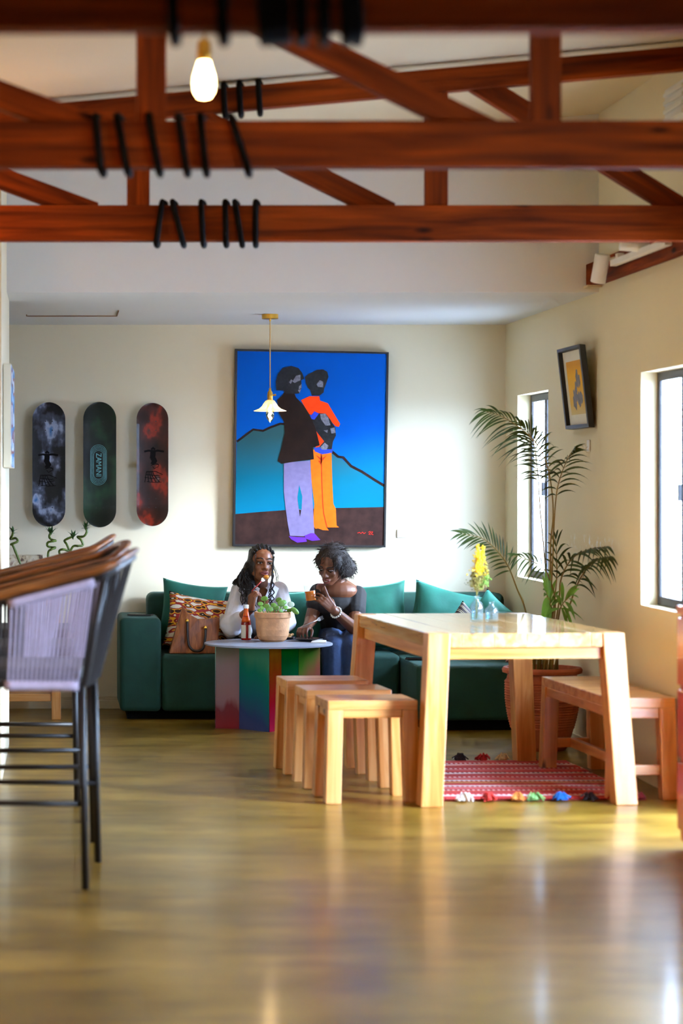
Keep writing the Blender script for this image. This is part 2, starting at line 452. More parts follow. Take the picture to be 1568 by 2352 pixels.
# ================================================================== ROOF TRUSSES
def truss(y, label, posts, diags):
    t = empty('roof_truss', (0, y, 2.42), label=label, cat='roof truss', group='timber roof trusses across the room')
    bar('bottom_chord', (-3.55, 0.04, 0.075), (2.74, 0.04, 0.075), 0.08, 0.15, M['timber'], t)
    z = lambda x: 0.532 + 0.091*x
    bar('top_chord', (-3.55, 0.04, z(-3.55)), (2.74, 0.04, z(2.74)), 0.07, 0.10, M['timber'], t)
    for x in posts:
        bar('post', (x, 0.03, 0.15), (x, 0.03, z(x)-0.05), 0.05, 0.095, M['timber'], t, up=(1,0,0))
    for (x0, z0, x1, z1) in diags:
        bar('diagonal', (x0, 0.05, z0), (x1, 0.05, z1), 0.055, 0.09, M['timber'], t)
    return t
D3 = [(1.40, 0.12, 0.46, 0.585), (2.66, 0.12, 1.72, 0.70), (0.15, 0.12, -0.79, 0.47), (-1.1, 0.12, -2.0, 0.37)]
D2 = [(1.40, 0.11, 0.46, 0.57), (0.15, 0.11, -0.79, 0.46), (-1.1, 0.12, -2.0, 0.37)]
truss(5.43, 'nearest dark timber roof truss along the top edge of the picture', [0.29, 1.57, -0.96, -2.2], D2)
truss(7.83, 'middle timber roof truss with black cable wound round its lower beam', [0.296, 1.57, -0.96, -2.2], D2)
truss(10.24, 'farthest timber roof truss, its lower beam glowing orange at left', [0.332, 1.59, -0.93, -2.2], D3)
# black cable wound round the beams
def cable(y, label, z0, z1, loops, slope=0.0, th=0.08, r=0.0125):
    c = empty('wound_cable', (0, y, z0), label=label, cat='cable', group='black cables wound round the roof beams')
    g = 0.014
    for (xt, xb) in loops:
        a, b = (z1-z0)+slope*xt+g, slope*xb-g
        pts = [(xt,-g,a),(xb,-g,b),(xb+0.01,th+g,b),(xt+0.02,th+g,a)]
        P = []
        for i in range(4):
            p, q = Vector(pts[i]), Vector(pts[(i+1) % 4])
            for k in range(4): P.append(p.lerp(q, 0.06+0.29*k))
        MB().tube(P, r, 8, closed=True).build('loop', M['blackrope'], c, smooth=True)
    return c
f = lambda px, d: (px-CX)*d/F_PX
cable(10.24, 'black cable wound six times round the farthest roof beam', 2.42, 2.57,
      [(f(372,10.24), f(358,10.24)), (f(395,10.24), f(420,10.24)), (f(461,10.24), f(466,10.24)), (f(516,10.24), f(518,10.24)), (f(538,10.24), f(555,10.24)), (f(586,10.24), f(586,10.24))])
cable(7.83, 'black cable wound round the middle roof beam below the bare bulb', 2.42, 2.57,
      [(f(218,7.83), f(232,7.83)), (f(268,7.83), f(292,7.83)), (f(340,7.83), f(364,7.83)), (f(408,7.83), f(428,7.83)), (f(458,7.83), f(472,7.83)), (f(528,7.83), f(570,7.83))])
cable(5.43, 'thick black cable bundle on the nearest dark roof beam', 2.42, 2.57,
      [(f(p,5.43), f(p+6,5.43)) for p in (392, 505, 600, 622, 645, 685, 738, 790, 815)], r=0.014)
cable(10.24, 'short black cable loops round the sloping rafter behind the bulb', 2.902, 3.002,
      [(f(p,10.24), f(p+4,10.24)) for p in (512, 548, 592)], slope=0.091, th=0.075)

# beam and track lights at the top of the right wall
wp = empty('wall_beam', (2.715, 11.3, 2.40), label='short stained beam fixed along the top of the right wall', cat='beam')
bar('beam', (0, -1.1, 0.055), (0, 1.09, 0.055), 0.065, 0.11, M['timber'], wp)
MB().box((-0.045, 1.09-0.09, -0.012), (0.03, 1.09, 0)).build('bracket', M['base'], wp, bevel=0.002)
tr = empty('light_track', (2.655, 11.5, 2.435), label='white spotlight track mounted on the short wall beam', cat='light track')
MB().box((-0.018, -0.9, 0), (0.015, 0.15, 0.03)).build('rail', M['white'], tr, bevel=0.003)
MB().box((-0.02, -0.02, 0.03), (0.012, 0.03, 0.05)).build('feed_box', M['white'], tr, bevel=0.003)
def spot(loc, axis, label):
    s = empty('spotlight', loc, label=label, cat='spotlight', group='white cylinder spotlights on the wall track')
    a = Vector(axis).normalized(); q = a.to_track_quat('Z', 'Y').to_matrix()
    prof = [(0.0, -0.07), (0.030, -0.07), (0.036, -0.066), (0.036, 0.066), (0.033, 0.07), (0.030, 0.07), (0.030, 0.05), (0.0, 0.05)]
    mb = MB().lathe(prof, 28); mb.v = [tuple(q @ Vector(p)) for p in mb.v]
    mb.build('housing', M['white'], s, smooth=False, bevel=0)
    MB().tube([(0.036, 0, 0.045), (0.066, 0.0, 0.045)], 0.008, 8).build('arm', M['white'], s)
    MB().box((0.055, -0.03, 0.03), (0.085, 0.03, 0.055)).build('adapter', M['white'], s, bevel=0.003)
    return s
spot(W(1378, 617, 11.72) , (0.12, -0.25, 1), 'white cylinder spotlight pointing down from the wall track')
spot(W(1458, 560, 11.1) , (-1, 0.15, 0.08), 'white cylinder spotlight lying sideways just under the far truss')

# ================================================================== LAMPS
M['bulb'] = emit('glowing_bulb', (255, 214, 140), 30)
M['bulbglass'] = clear('amber_bulb_glass', (255, 226, 170), 0.15)
M['cord'] = plain('braided_gold_cord', (190, 140, 70), 0.7)
M['shade'] = clear('ribbed_lamp_glass', (255, 250, 244), 0.35, 0.1, tintmix=0.5)
def point(name, loc, e, col, r=0.03, parent=None):
    d = bpy.data.lights.new(name, 'POINT'); d.energy = e; d.color = col; d.shadow_soft_size = r
    o = bpy.data.objects.new(name, d); COL.objects.link(o); o.location = loc
    if parent: o.parent = parent
    return o
def bare_bulb(loc, top, label, energy):
    b = empty('pendant_bulb', loc, label=label, cat='pendant lamp')
    x, y, z = loc
    MB().tube([(0, 0, 0.10), (0, 0, top-z)], 0.004, 8).build('cord', M['cord'], b)
    MB().lathe([(0.0, 0.055), (0.019, 0.055), (0.021, 0.07), (0.019, 0.11), (0.010, 0.118), (0, 0.118)], 20).build('socket', M['brass'], b, smooth=True)
    MB().lathe([(0.0, -0.052), (0.018, -0.048), (0.028, -0.032), (0.031, -0.010), (0.029, 0.012), (0.022, 0.035), (0.016, 0.055), (0.0, 0.056)], 24).build('bulb', M['bulb'], b, smooth=True)
    point('bulb_light', (0, 0, -0.09), energy, (1.0, 0.47, 0.13), 0.04, b)
    return b
bare_bulb((0.41, 6.9, 2.545), roofz(0.41), 'glowing bare bulb on a cord below the nearest beams', 5)
# unseen pendants: one gives the far truss its glow, one is added warm fill
for (x, y) in [(-0.6, 9.72), (-1.6, 6.6)]:
    o = bare_bulb((x, y, 2.42 if y > 8 else 2.25), roofz(x), 'bare bulb pendant over the counter beside the farthest truss' if y > 8 else 'unseen bare bulb pendant added as warm fill nearer the camera', 16 if y > 8 else 36)
    o['group'] = 'pendant bulbs over the counter'

pl = empty('pendant_lamp', (1.217, 14.06, 2.37), label='brass pendant lamp with small fluted glass shade before the painting', cat='pendant lamp')
MB().lathe([(0.0, 0.0), (0.048, 0.0), (0.048, -0.024), (0.045, -0.027), (0.006, -0.029), (0.005, -0.04), (0.0, -0.04)], 32).build('canopy', M['brass'], pl)
MB().tube([(0, 0, -0.03), (0, 0, -0.43)], 0.003, 8).build('cord', M['cord'], pl)
MB().lathe([(0.0, -0.425), (0.006, -0.428), (0.007, -0.44), (0.014, -0.452), (0.016, -0.47), (0.016, -0.492), (0.012, -0.50), (0.0, -0.50)], 24).build('socket', M['brass'], pl, smooth=True)
MB().tube([(0.014, -0.004, -0.468), (0.034, -0.004, -0.466)], [0.004, 0.006], 8).build('switch_key', M['brass'], pl)
wob = lambda a, z: 1 + (0.035*math.cos(20*a) if z < -0.51 else 0)
MB().lathe([(0.016, -0.495), (0.026, -0.50), (0.036, -0.515), (0.046, -0.532), (0.062, -0.546), (0.092, -0.558), (0.090, -0.561), (0.060, -0.549), (0.043, -0.534), (0.033, -0.516), (0.024, -0.503), (0.014, -0.499)], 80, wob=wob).build('lamp_shade', M['shade'], pl, smooth=True)
MB().lathe([(0.0, -0.628), (0.004, -0.622), (0.012, -0.615), (0.021, -0.60), (0.025, -0.578), (0.022, -0.55), (0.014, -0.52), (0.0, -0.505)], 24).build('bulb', M['bulbglass'], pl, smooth=True)
MB().tube([(0.006*math.cos(k), 0.006*math.sin(k), -0.605+0.006*k) for k in range(14)], 0.007, 8).build('filament', emit('filament', (255, 232, 190), 150), pl)
point('pendant_light', (0, 0, -0.66), 4.0, (1.0, 0.7, 0.38), 0.02, pl)

# ================================================================== DINING TABLE
RZ = R(4.5)
tb = empty('dining_table', (1.965, 11.35, 0), RZ, label='big pine dining table with splayed square legs and a bottle vase', cat='table')
TW, TL, TH = 0.43, 0.80, 0.745
nb = 6
for k in range(nb):
    x0 = -TW + 2*TW*k/nb; x1 = -TW + 2*TW*(k+1)/nb
    bar('top_plank', ((x0+x1)/2, -TL+0.002, TH-0.03), ((x0+x1)/2, TL-0.002, TH-0.03), (x1-x0)-0.0015, 0.06, M['pinetop'], tb, bevel=0.003)
bar('apron', (-TW+0.03, -TL+0.045, TH-0.087), (TW-0.03, -TL+0.045, TH-0.087), 0.045, 0.052, M['pine'], tb)
bar('apron', (-TW+0.03, TL-0.045, TH-0.087), (TW-0.03, TL-0.045, TH-0.087), 0.045, 0.052, M['pine'], tb)
bar('apron', (-TW+0.05, -TL+0.05, TH-0.09), (-TW+0.05, TL-0.05, TH-0.09), 0.045, 0.06, M['pine'], tb)
bar('apron', (TW-0.05, -TL+0.05, TH-0.09), (TW-0.05, TL-0.05, TH-0.09), 0.045, 0.06, M['pine'], tb)
for sx in (-1, 1):
    for sy in (-1, 1):
        # legs reach the table's corner and splay outwards to the floor
        hw = 0.049
        top = Vector((sx*(TW-hw+0.004), sy*(TL-hw+0.004), TH+0.001)); bot = top + Vector((sx*0.045, sy*0.05, -TH-0.001))
        vs = []
        for (c, hh) in ((bot, hw), (top, hw)):
            vs += [(c.x-hh, c.y-hh, c.z), (c.x+hh, c.y-hh, c.z), (c.x+hh, c.y+hh, c.z), (c.x-hh, c.y+hh, c.z)]
        # grain runs up the leg: local X is up
        vl = [(v[2]-TH/2, v[0]-top.x, v[1]-top.y) for v in vs]
        mb = MB().add(vl, [(0,1,2,3),(4,5,6,7),(0,1,5,4),(1,2,6,5),(2,3,7,6),(3,0,4,7)])
        o = mb.build('leg', M['pine'], tb, bevel=0.005)
        mm = Matrix(((0,1,0,top.x),(0,0,1,top.y),(1,0,0,TH/2),(0,0,0,1)))
        o.matrix_local = mm

# ================================================================== STOOLS AND BENCH
def slab_seat(root, hx, hy, h, th, ap, leg, stretch=None, planks=1):
    for k in range(planks):
        y0 = -hy+2*hy*k/planks; y1 = -hy+2*hy*(k+1)/planks
        bar('seat' if planks == 1 else 'seat_plank', (-hx, (y0+y1)/2, h-th/2), (hx, (y0+y1)/2, h-th/2), (y1-y0)-(0.001 if planks > 1 else 0), th, M['pine'], root, bevel=0.005)
    e = 0.012
    for s in (-1, 1):
        bar('apron', (-hx+leg, s*(hy-0.022), h-th-ap/2), (hx-leg, s*(hy-0.022), h-th-ap/2), 0.03, ap, M['pine'], root)
        bar('apron', (s*(hx-0.022), -hy+leg, h-th-ap/2), (s*(hx-0.022), hy-leg, h-th-ap/2), 0.03, ap, M['pine'], root)
    for sx in (-1, 1):
        for sy in (-1, 1):
            t = Vector((sx*(hx-leg/2), sy*(hy-leg/2), h-th)); b = Vector((sx*(hx-leg/2+e), sy*(hy-leg/2+e), 0))
            bar('leg', b, t, leg, leg, M['pine'], root, up=(1,0,0), bevel=0.004)
def stool(loc, label):
    s = empty('pine_stool', loc, RZ, label=label, cat='stool', group='pine stools along the dining table')
    slab_seat(s, 0.198, 0.155, 0.45, 0.042, 0.035, 0.068)
    return s
for (x, y, lb) in [(1.352, 10.74, 'nearest of three low pine stools beside the dining table'),
                   (1.312, 11.27, 'middle one of three low pine stools in a row'),
                   (1.272, 11.79, 'farthest of three low pine stools, nearest the round table')]:
    stool((x, y, 0), lb)
bn = empty('pine_bench', (2.535, 11.30, 0), R(3.2), label='low pine bench between dining table and right wall', cat='bench')
slab_seat(bn, 0.145, 0.60, 0.45, 0.045, 0.045, 0.072, planks=1)
for s in (-1, 1):
    bar('stretcher', (-0.09, s*0.565, 0.13), (0.09, s*0.565, 0.13), 0.03, 0.045, M['pine'], bn)
bar('stretcher', (0, -0.55, 0.13), (0, 0.55, 0.13), 0.03, 0.045, M['pine'], bn)

# ================================================================== RED CABINET at the right edge
M['red'] = plain('red_lacquer', (214, 40, 14), 0.35, 0.2, 5, coat=0.4)
M['orange'] = plain('orange_lacquer', (236, 84, 20), 0.35, 0.15, 5, coat=0.4)
rc = empty('red_cabinet', (2.56, 8.35, 0), label='glossy red and orange cabinet at the right edge of the picture', cat='cabinet')
MB().box((-0.185, -0.95, 0.03), (0.185, 0.95, 0.9)).build('body', M['red'], rc, bevel=0.006)
MB().box((-0.20, -0.96, 0.9), (0.188, 0.96, 0.93)).build('top', M['orange'], rc, bevel=0.006)
for k in range(3):
    d = MB().box((-0.203, -0.93, 0.08+k*0.275), (-0.184, 0.93, 0.335+k*0.275)).build('drawer', M['orange'] if k == 2 else M['red'], rc, bevel=0.005)
    MB().tube([(-0.225, -0.08, 0.21+k*0.275), (-0.225, 0.08, 0.21+k*0.275)], 0.008, 10).build('handle', M['black'], d)
MB().box((-0.17, -0.92, 0), (0.17, 0.92, 0.03)).build('plinth', M['black'], rc)
pp = empty('leafy_pot_plant', (2.47, 9.15, 0.93), label='dark broad-leaved plant on the red cabinet before the near window', cat='plant')
MB().lathe([(0.0, 0.0), (0.05, 0.0), (0.07, 0.1), (0.072, 0.11), (0.064, 0.11), (0.06, 0.09), (0, 0.09)], 24).build('pot', M['clay'], pp, smooth=True)
def leaf(base, tip, wid, n=8, fold=0.25, droop=0.0, side=None):
    base = Vector(base); tip = Vector(tip); d = tip-base
    sd = Vector(side) if side else d.cross(Vector((0,0,1)))
    if sd.length < 1e-5: sd = Vector((1,0,0))
    sd.normalize(); up = sd.cross(d).normalized(); vs = []; fs = []
    for i in range(n+1):
        t = i/n; c = base + d*t + Vector((0,0,-droop*t*t)); ww = wid*math.sin(math.pi*min(1, t**0.8*0.97+0.02))
        vs += [c - sd*ww + up*ww*fold, c, c + sd*ww + up*ww*fold]
    for i in range(n):
        a = i*3; fs += [(a, a+1, a+4, a+3), (a+1, a+2, a+5, a+4)]
    return vs, fs
for (tip, wd) in [((-0.145, 0.10, 0.075), 0.024), ((-0.13, 0.12, 0.105), 0.02), ((-0.03, 0.10, 0.22), 0.03), ((0.05, -0.2, 0.2), 0.03), ((-0.12, -0.12, 0.26), 0.03)]:
    st = MB().tube(spline([(0,0,0.09), (tip[0]*0.25, tip[1]*0.25, 0.13), (tip[0]*0.45, tip[1]*0.45, tip[2]*0.9)], 4), 0.003, 6).build('stalk', M['leafdark'], pp)
    MB().add(*leaf((tip[0]*0.45, tip[1]*0.45, tip[2]*0.9), tip, wd, droop=0.03)).build('leaf', M['leafdark'], pp, smooth=True, fix=False)

# ================================================================== SOFA
def rbox(name, a, b, mat, parent, bev=0.035, puff=0.012, seg=4):
    "upholstered block: subdivided, slightly puffed, rounded"
    bm = bmesh.new()
    bmesh.ops.create_cube(bm, size=1)
    for v in bm.verts:
        v.co = Vector((a[i] + (v.co[i]+0.5)*(b[i]-a[i]) for i in range(3)))
    bmesh.ops.bevel(bm, geom=bm.edges[:], offset=bev, segments=seg, profile=0.5, affect='EDGES', clamp_overlap=True)
    bmesh.ops.triangulate(bm, faces=[f for f in bm.faces if len(f.verts) > 4])
    bmesh.ops.subdivide_edges(bm, edges=[e for e in bm.edges if e.calc_length() > 0.12], cuts=3, use_grid_fill=True)
    c = (Vector(a)+Vector(b))/2
    for v in bm.verts:
        n = mnoise.noise(v.co*4.0)
        v.co += (v.co-c).normalized()*(n*puff)
    me = bpy.data.meshes.new(name); bm.to_mesh(me); bm.free(); me.materials.append(mat); me.shade_smooth()
    o = bpy.data.objects.new(name, me); COL.objects.link(o); o.parent = parent
    return o
sf = empty('corner_sofa', (0, 0, 0), label='long green velvet corner sofa with chaise against the back wall', cat='sofa')
rbox('armrest', (0.353, 14.27, 0.05), (0.597, 14.93, 0.60), M['velvetd'], sf, 0.03, 0.006)
rbox('backrest', (0.53, 14.74, 0.10), (2.70, 14.97, 0.725), M['velvetd'], sf, 0.045, 0.008)
rbox('seat', (0.60, 14.28, 0.05), (2.0, 14.76, 0.385), M['velvetd'], sf, 0.03, 0.006)
rbox('chaise', (2.005, 13.64, 0.06), (2.66, 14.76, 0.37), M['velvetd'], sf, 0.025, 0.006)
rbox('side_armrest', (2.48, 14.05, 0.36), (2.71, 14.78, 0.64), M['velvetd'], sf, 0.06, 0.008)
MB().box((0.40, 14.36, 0.0), (2.0, 14.9, 0.06)).box((2.05, 13.72, 0.0), (2.62, 14.9, 0.065)).build('plinth', plain('shadow_black_plinth', (12,12,12), 0.95, spec=0.1), sf)  # inset base, near black to stand for the shadow under the sofa

def pillow(name, ctr, w, h, t, rot, mat, label, cat='cushion', group=None, n=22, pinch=0.10):
    vs = []; fs = []
    def pt(u, v, s):
        k = 1 - pinch*(1-abs(v)**2)*abs(u)**3; l = 1 - pinch*(1-abs(u)**2)*abs(v)**3
        th = t/2*(max(0, 1-abs(u)**2.6)**0.55)*(max(0, 1-abs(v)**2.6)**0.55)
        wr = 1+0.10*mnoise.noise(Vector((u*2.2+ctr[0]*9, v*2.2, s*3)))
        return (u*w/2*k, s*th*wr, v*h/2*l)
    for s in (-1, 1):
        o = len(vs)
        for i in range(n+1):
            for j in range(n+1):
                vs.append(pt(-1+2*i/n, -1+2*j/n, s))
        for i in range(n):
            for j in range(n):
                fs.append((o+i*(n+1)+j, o+(i+1)*(n+1)+j, o+(i+1)*(n+1)+j+1, o+i*(n+1)+j+1))
    mb = MB().add(vs, fs)
    me_o = mb.build(name, mat, None, smooth=False, fix=False)
    bm = bmesh.new(); bm.from_mesh(me_o.data); bmesh.ops.remove_doubles(bm, verts=bm.verts, dist=0.0004)
    bmesh.ops.recalc_face_normals(bm, faces=bm.faces); bm.to_mesh(me_o.data); bm.free(); me_o.data.shade_smooth()
    me_o.location = ctr; me_o.rotation_euler = rot
    return tag(me_o, label, cat, group)

def print_mat(name, cols, scale, bands=0.0, cut=(0.25,0.42,0.6,0.8)):
    m, nt, b = newmat(name)
    mp = coords(nt, (1, 0.25, 1))
    vo = N(nt, 'ShaderNodeTexVoronoi', Scale=scale); nt.links.new(mp.outputs[0], vo.inputs['Vector'])
    wv = N(nt, 'ShaderNodeTexWave', Scale=scale*0.35, Distortion=6.0, Detail=1.0); wv.wave_type = 'RINGS'; nt.links.new(mp.outputs[0], wv.inputs['Vector'])
    ad = N(nt, 'ShaderNodeMix'); ad.data_type = 'FLOAT'; ad.inputs['Factor'].default_value = bands
    nt.links.new(vo.outputs['Distance'], ad.inputs['A']); nt.links.new(wv.outputs['Fac'], ad.inputs['B'])
    rp = ramp(nt, [(0.0, lin(cols[0]))] + [(c, lin(k)) for c, k in zip(cut, cols[1:])], 'CONSTANT')
    nt.links.new(ad.outputs['Result'], rp.inputs[0]); nt.links.new(rp.outputs[0], b.inputs['Base Color'])
    b.inputs['Roughness'].default_value = 0.7
    return m
M['ankara'] = print_mat('wax_print_cotton', [(240,232,215), (60,18,14), (236,168,20), (150,28,24), (235,228,210)], 22, 0.35, (0.16, 0.34, 0.45, 0.62))
M['scroll'] = print_mat('brown_scroll_print', [(42,26,20), (196,176,132), (42,26,20), (200,184,150), (48,30,24)], 13, 0.75, (0.30, 0.38, 0.62, 0.70))
M['stripe'] = print_mat('maroon_stripe_print', [(96,40,52), (220,196,200), (110,48,58), (216,200,204), (90,38,48)], 9, 1.0, (0.25, 0.4, 0.6, 0.8))
g = 'cushions on the corner sofa'
pillow('cushion', (0.80, 14.66, 0.61), 0.40, 0.38, 0.15, (R(-14), R(8), R(4)), M['velvet'], 'green velvet cushion at the left end of the sofa behind the bag', group=g)
pillow('patterned_cushion', (0.83, 14.53, 0.555), 0.40, 0.34, 0.12, (R(-16), R(9), R(2)), M['ankara'], 'bright wax-print cushion between the green cushion and brown bag', group=g)
pillow('cushion', (1.43, 14.68, 0.57), 0.36, 0.36, 0.14, (R(-14), R(-3), 0), M['velvet'], 'green cushion between the two seated women', group=g)
pillow('cushion', (1.90, 14.64, 0.585), 0.40, 0.42, 0.15, (R(-13), R(-5), R(-3)), M['velvet'], 'green cushion just right of the woman in black', group=g)
pillow('cushion', (2.31, 14.50, 0.575), 0.46, 0.40, 0.16, (R(-18), R(14), R(-4)), M['velvet'], 'plump green cushion behind the yellow flowers', group=g)
pillow('patterned_cushion', (2.385, 14.28, 0.515), 0.27, 0.27, 0.11, (R(-18), R(42), R(-5)), M['scroll'], 'brown scroll-print cushion standing on one corner', group=g)
pillow('cushion', (2.55, 14.36, 0.575), 0.30, 0.27, 0.14, (R(-16), R(36), R(-38)), M['velvet'], 'small green cushion standing on its corner by the right arm', group=g)
pillow('striped_cushion', (2.655, 13.93, 0.475), 0.24, 0.20, 0.09, (R(-25), R(-14), R(-20)), M['stripe'], 'maroon and pale striped cushion on the chaise beside the palm', group=g)

# tote bag
M['leather'] = wood('brown_woven_leather', (92, 44, 14), (140, 74, 28), (176, 106, 52), 0.4, (30, 6, 6), knots=False, spec=0.5)
M['darkleather'] = plain('dark_leather', (34, 20, 14), 0.45)
tg = empty('tote_bag', W(446, 1499, 14.38), label='brown leather tote bag with dark handles on the sofa seat', cat='bag')
tg.location.z = 0.387
prof = [(-0.150, 0.0), (0.128, 0.0), (0.156, 0.215), (0.075, 0.165), (0.01, 0.19), (-0.055, 0.245), (-0.072, 0.285), (-0.095, 0.20), (-0.125, 0.10)]
mb = MB()
fr = [(-0.152, -0.055, 0.0), (0.135, -0.055, 0.0), (0.15, -0.02, 0.215), (0.02, -0.035, 0.205), (-0.035, -0.03, 0.235), (-0.07, -0.01, 0.285)]
bk = [(-0.152, 0.05, 0.0), (0.135, 0.05, 0.0), (0.15, 0.015, 0.205), (0.02, 0.03, 0.20), (-0.035, 0.025, 0.225), (-0.07, 0.01, 0.275)]
n = 6
vs = fr+bk
mb.add(vs, [tuple(range(n)), tuple(reversed(range(n, 2*n)))] + [(i, (i+1) % n, (i+1) % n+n, i+n) for i in range(n)])
o = mb.build('body', M['leather'], tg, bevel=0.008)
MB().tube(spline([(-0.045, -0.052, 0.19), (-0.043, -0.066, 0.13), (-0.035, -0.07, 0.05), (0.0, -0.072, 0.018), (0.045, -0.072, 0.03), (0.06, -0.07, 0.09), (0.063, -0.06, 0.15)], 6), 0.0075, 8).build('handle', M['darkleather'], tg, smooth=True)
MB().tube(spline([(-0.05, 0.02, 0.22), (-0.04, 0.06, 0.20), (0.0, 0.08, 0.16), (0.06, 0.06, 0.16), (0.07, 0.03, 0.19)], 6), 0.0075, 8).build('handle', M['darkleather'], tg, smooth=True)
for p in [(-0.045, -0.052, 0.192), (0.063, -0.058, 0.152)]:
    MB().ball(p, (0.011, 0.006, 0.014)).build('stud', M['brass'], tg, smooth=True)

# phones
def phone(loc, rz, label):
    p = empty('phone', loc, rz, label=label, cat='phone')
    MB().box((-0.036, -0.072, 0), (0.036, 0.072, 0.009)).build('case', M['black'], p, bevel=0.003)
    MB().box((-0.033, -0.068, 0.0088), (0.033, 0.068, 0.0096)).build('screen', plain('dark_phone_screen', (16, 18, 22), 0.12), p)
phone((0.48, 14.47, 0.604), R(75), 'dark phone lying on the left sofa arm')
phone((2.07, 14.05, 0.374), R(80), 'dark phone lying on the chaise seat')

# ================================================================== ROUND ACRYLIC TABLE
def film(name, stops, axis='Z', alpha=0.55, sx=None):
    "tinted dichroic acrylic: colour runs down and across the panel"
    m = bpy.data.materials.new(name); m.use_nodes = True; nt = m.node_tree; nt.nodes.clear()
    out = nt.nodes.new('ShaderNodeOutputMaterial')
    tc = nt.nodes.new('ShaderNodeTexCoord'); sp = nt.nodes.new('ShaderNodeSeparateXYZ'); nt.links.new(tc.outputs['Generated'], sp.inputs[0])
    n1 = N(nt, 'ShaderNodeTexNoise', Scale=1.6, Detail=2.0); nt.links.new(tc.outputs['Generated'], n1.inputs['Vector'])
    ad = N(nt, 'ShaderNodeMath', operation='MULTIPLY_ADD'); nt.links.new(n1.outputs['Fac'], ad.inputs[0]); ad.inputs[1].default_value = 0.35
    src = sp.outputs['Z']
    if sx:
        mm = N(nt, 'ShaderNodeMath', operation='MULTIPLY_ADD'); nt.links.new(sp.outputs['X'], mm.inputs[0]); mm.inputs[1].default_value = sx; nt.links.new(sp.outputs['Z'], mm.inputs[2]); src = mm.outputs[0]
    nt.links.new(src, ad.inputs[2])
    sb = N(nt, 'ShaderNodeMath', operation='SUBTRACT'); nt.links.new(ad.outputs[0], sb.inputs[0]); sb.inputs[1].default_value = 0.17
    rp = ramp(nt, [(p, lin(c)) for p, c in stops]); nt.links.new(sb.outputs[0], rp.inputs[0])
    tr = nt.nodes.new('ShaderNodeBsdfTransparent'); nt.links.new(rp.outputs[0], tr.inputs[0])
    df = nt.nodes.new('ShaderNodeBsdfDiffuse'); nt.links.new(rp.outputs[0], df.inputs[0])
    gl = nt.nodes.new('ShaderNodeBsdfGlossy'); gl.inputs['Roughness'].default_value = 0.06; nt.links.new(rp.outputs[0], gl.inputs[0])
    m1 = nt.nodes.new('ShaderNodeMixShader'); m1.inputs[0].default_value = alpha; nt.links.new(tr.outputs[0], m1.inputs[1]); nt.links.new(df.outputs[0], m1.inputs[2])
    m2 = nt.nodes.new('ShaderNodeMixShader'); m2.inputs[0].default_value = 0.22; nt.links.new(m1.outputs[0], m2.inputs[1]); nt.links.new(gl.outputs[0], m2.inputs[2])
    nt.links.new(m2.outputs[0], out.inputs[0]); return m
RT = Vector((1.192, 13.88, 0))
rt = empty('round_table', RT, label='round acrylic table with rainbow tinted folded base before the sofa', cat='table')
def rl(px, d): return ((px-CX)*d/F_PX - RT.x, d - RT.y)
ring = [rl(495, 13.81), rl(550, 13.78), rl(618, 13.60), rl(645, 13.68), rl(684, 13.80), rl(734, 13.95), rl(690, 14.12), rl(545, 14.12)]
cols = [
 [(0.0, (176,62,70)), (0.28, (150,70,80)), (0.36, (176,138,146)), (0.75, (176,150,150)), (1.0, (150,160,140))],
 [(0.0, (110,110,170)), (0.3, (80,100,165)), (0.55, (50,140,160)), (0.8, (36,160,140)), (1.0, (90,176,140))],
 [(0.0, (214,40,90)), (0.35, (190,20,36)), (0.7, (170,70,16)), (1.0, (190,120,20))],
 [(0.0, (190,60,110)), (0.3, (90,70,120)), (0.6, (10,100,60)), (1.0, (10,120,20))],
 [(0.0, (190,70,90)), (0.4, (160,96,66)), (0.7, (80,130,40)), (1.0, (30,120,24))],
 [(0.0, (150,80,90)), (0.5, (120,130,110)), (1.0, (90,140,110))],
 [(0.0, (130,90,110)), (0.5, (90,130,130)), (1.0, (80,150,130))],
 [(0.0, (160,80,90)), (0.5, (120,120,130)), (1.0, (110,150,130))]]
for i in range(8):
    a = Vector((*ring[i], 0)); b = Vector((*ring[(i+1) % 8], 0))
    nrm = Vector((b.y-a.y, -(b.x-a.x), 0)).normalized()
    p0, p1 = a + nrm*0.004, b + nrm*0.004
    d = (b-a).normalized()*0.0015; p0 += d; p1 -= d
    mb = MB().prism([p0, p1, p1+Vector((0,0,0.470)), p0+Vector((0,0,0.470))], -nrm*0.008)
    mb.build('panel', film('tinted_acrylic_%s' % 'abcdefgh'[i], cols[i], alpha=0.5 if i < 5 else 0.25, sx=(-0.35 if i == 4 else (0.25 if i == 1 else 0))), rt)
M['frost'] = clear('frosted_acrylic', (196, 200, 214), 0.45, 0.08, tintmix=0.5)
MB().lathe([(0.0, 0.4705), (0.360, 0.4705), (0.365, 0.4725), (0.365, 0.4805), (0.360, 0.4825), (0.0, 0.4825)], 72).build('table_top', M['frost'], rt)
ZT = 0.4828
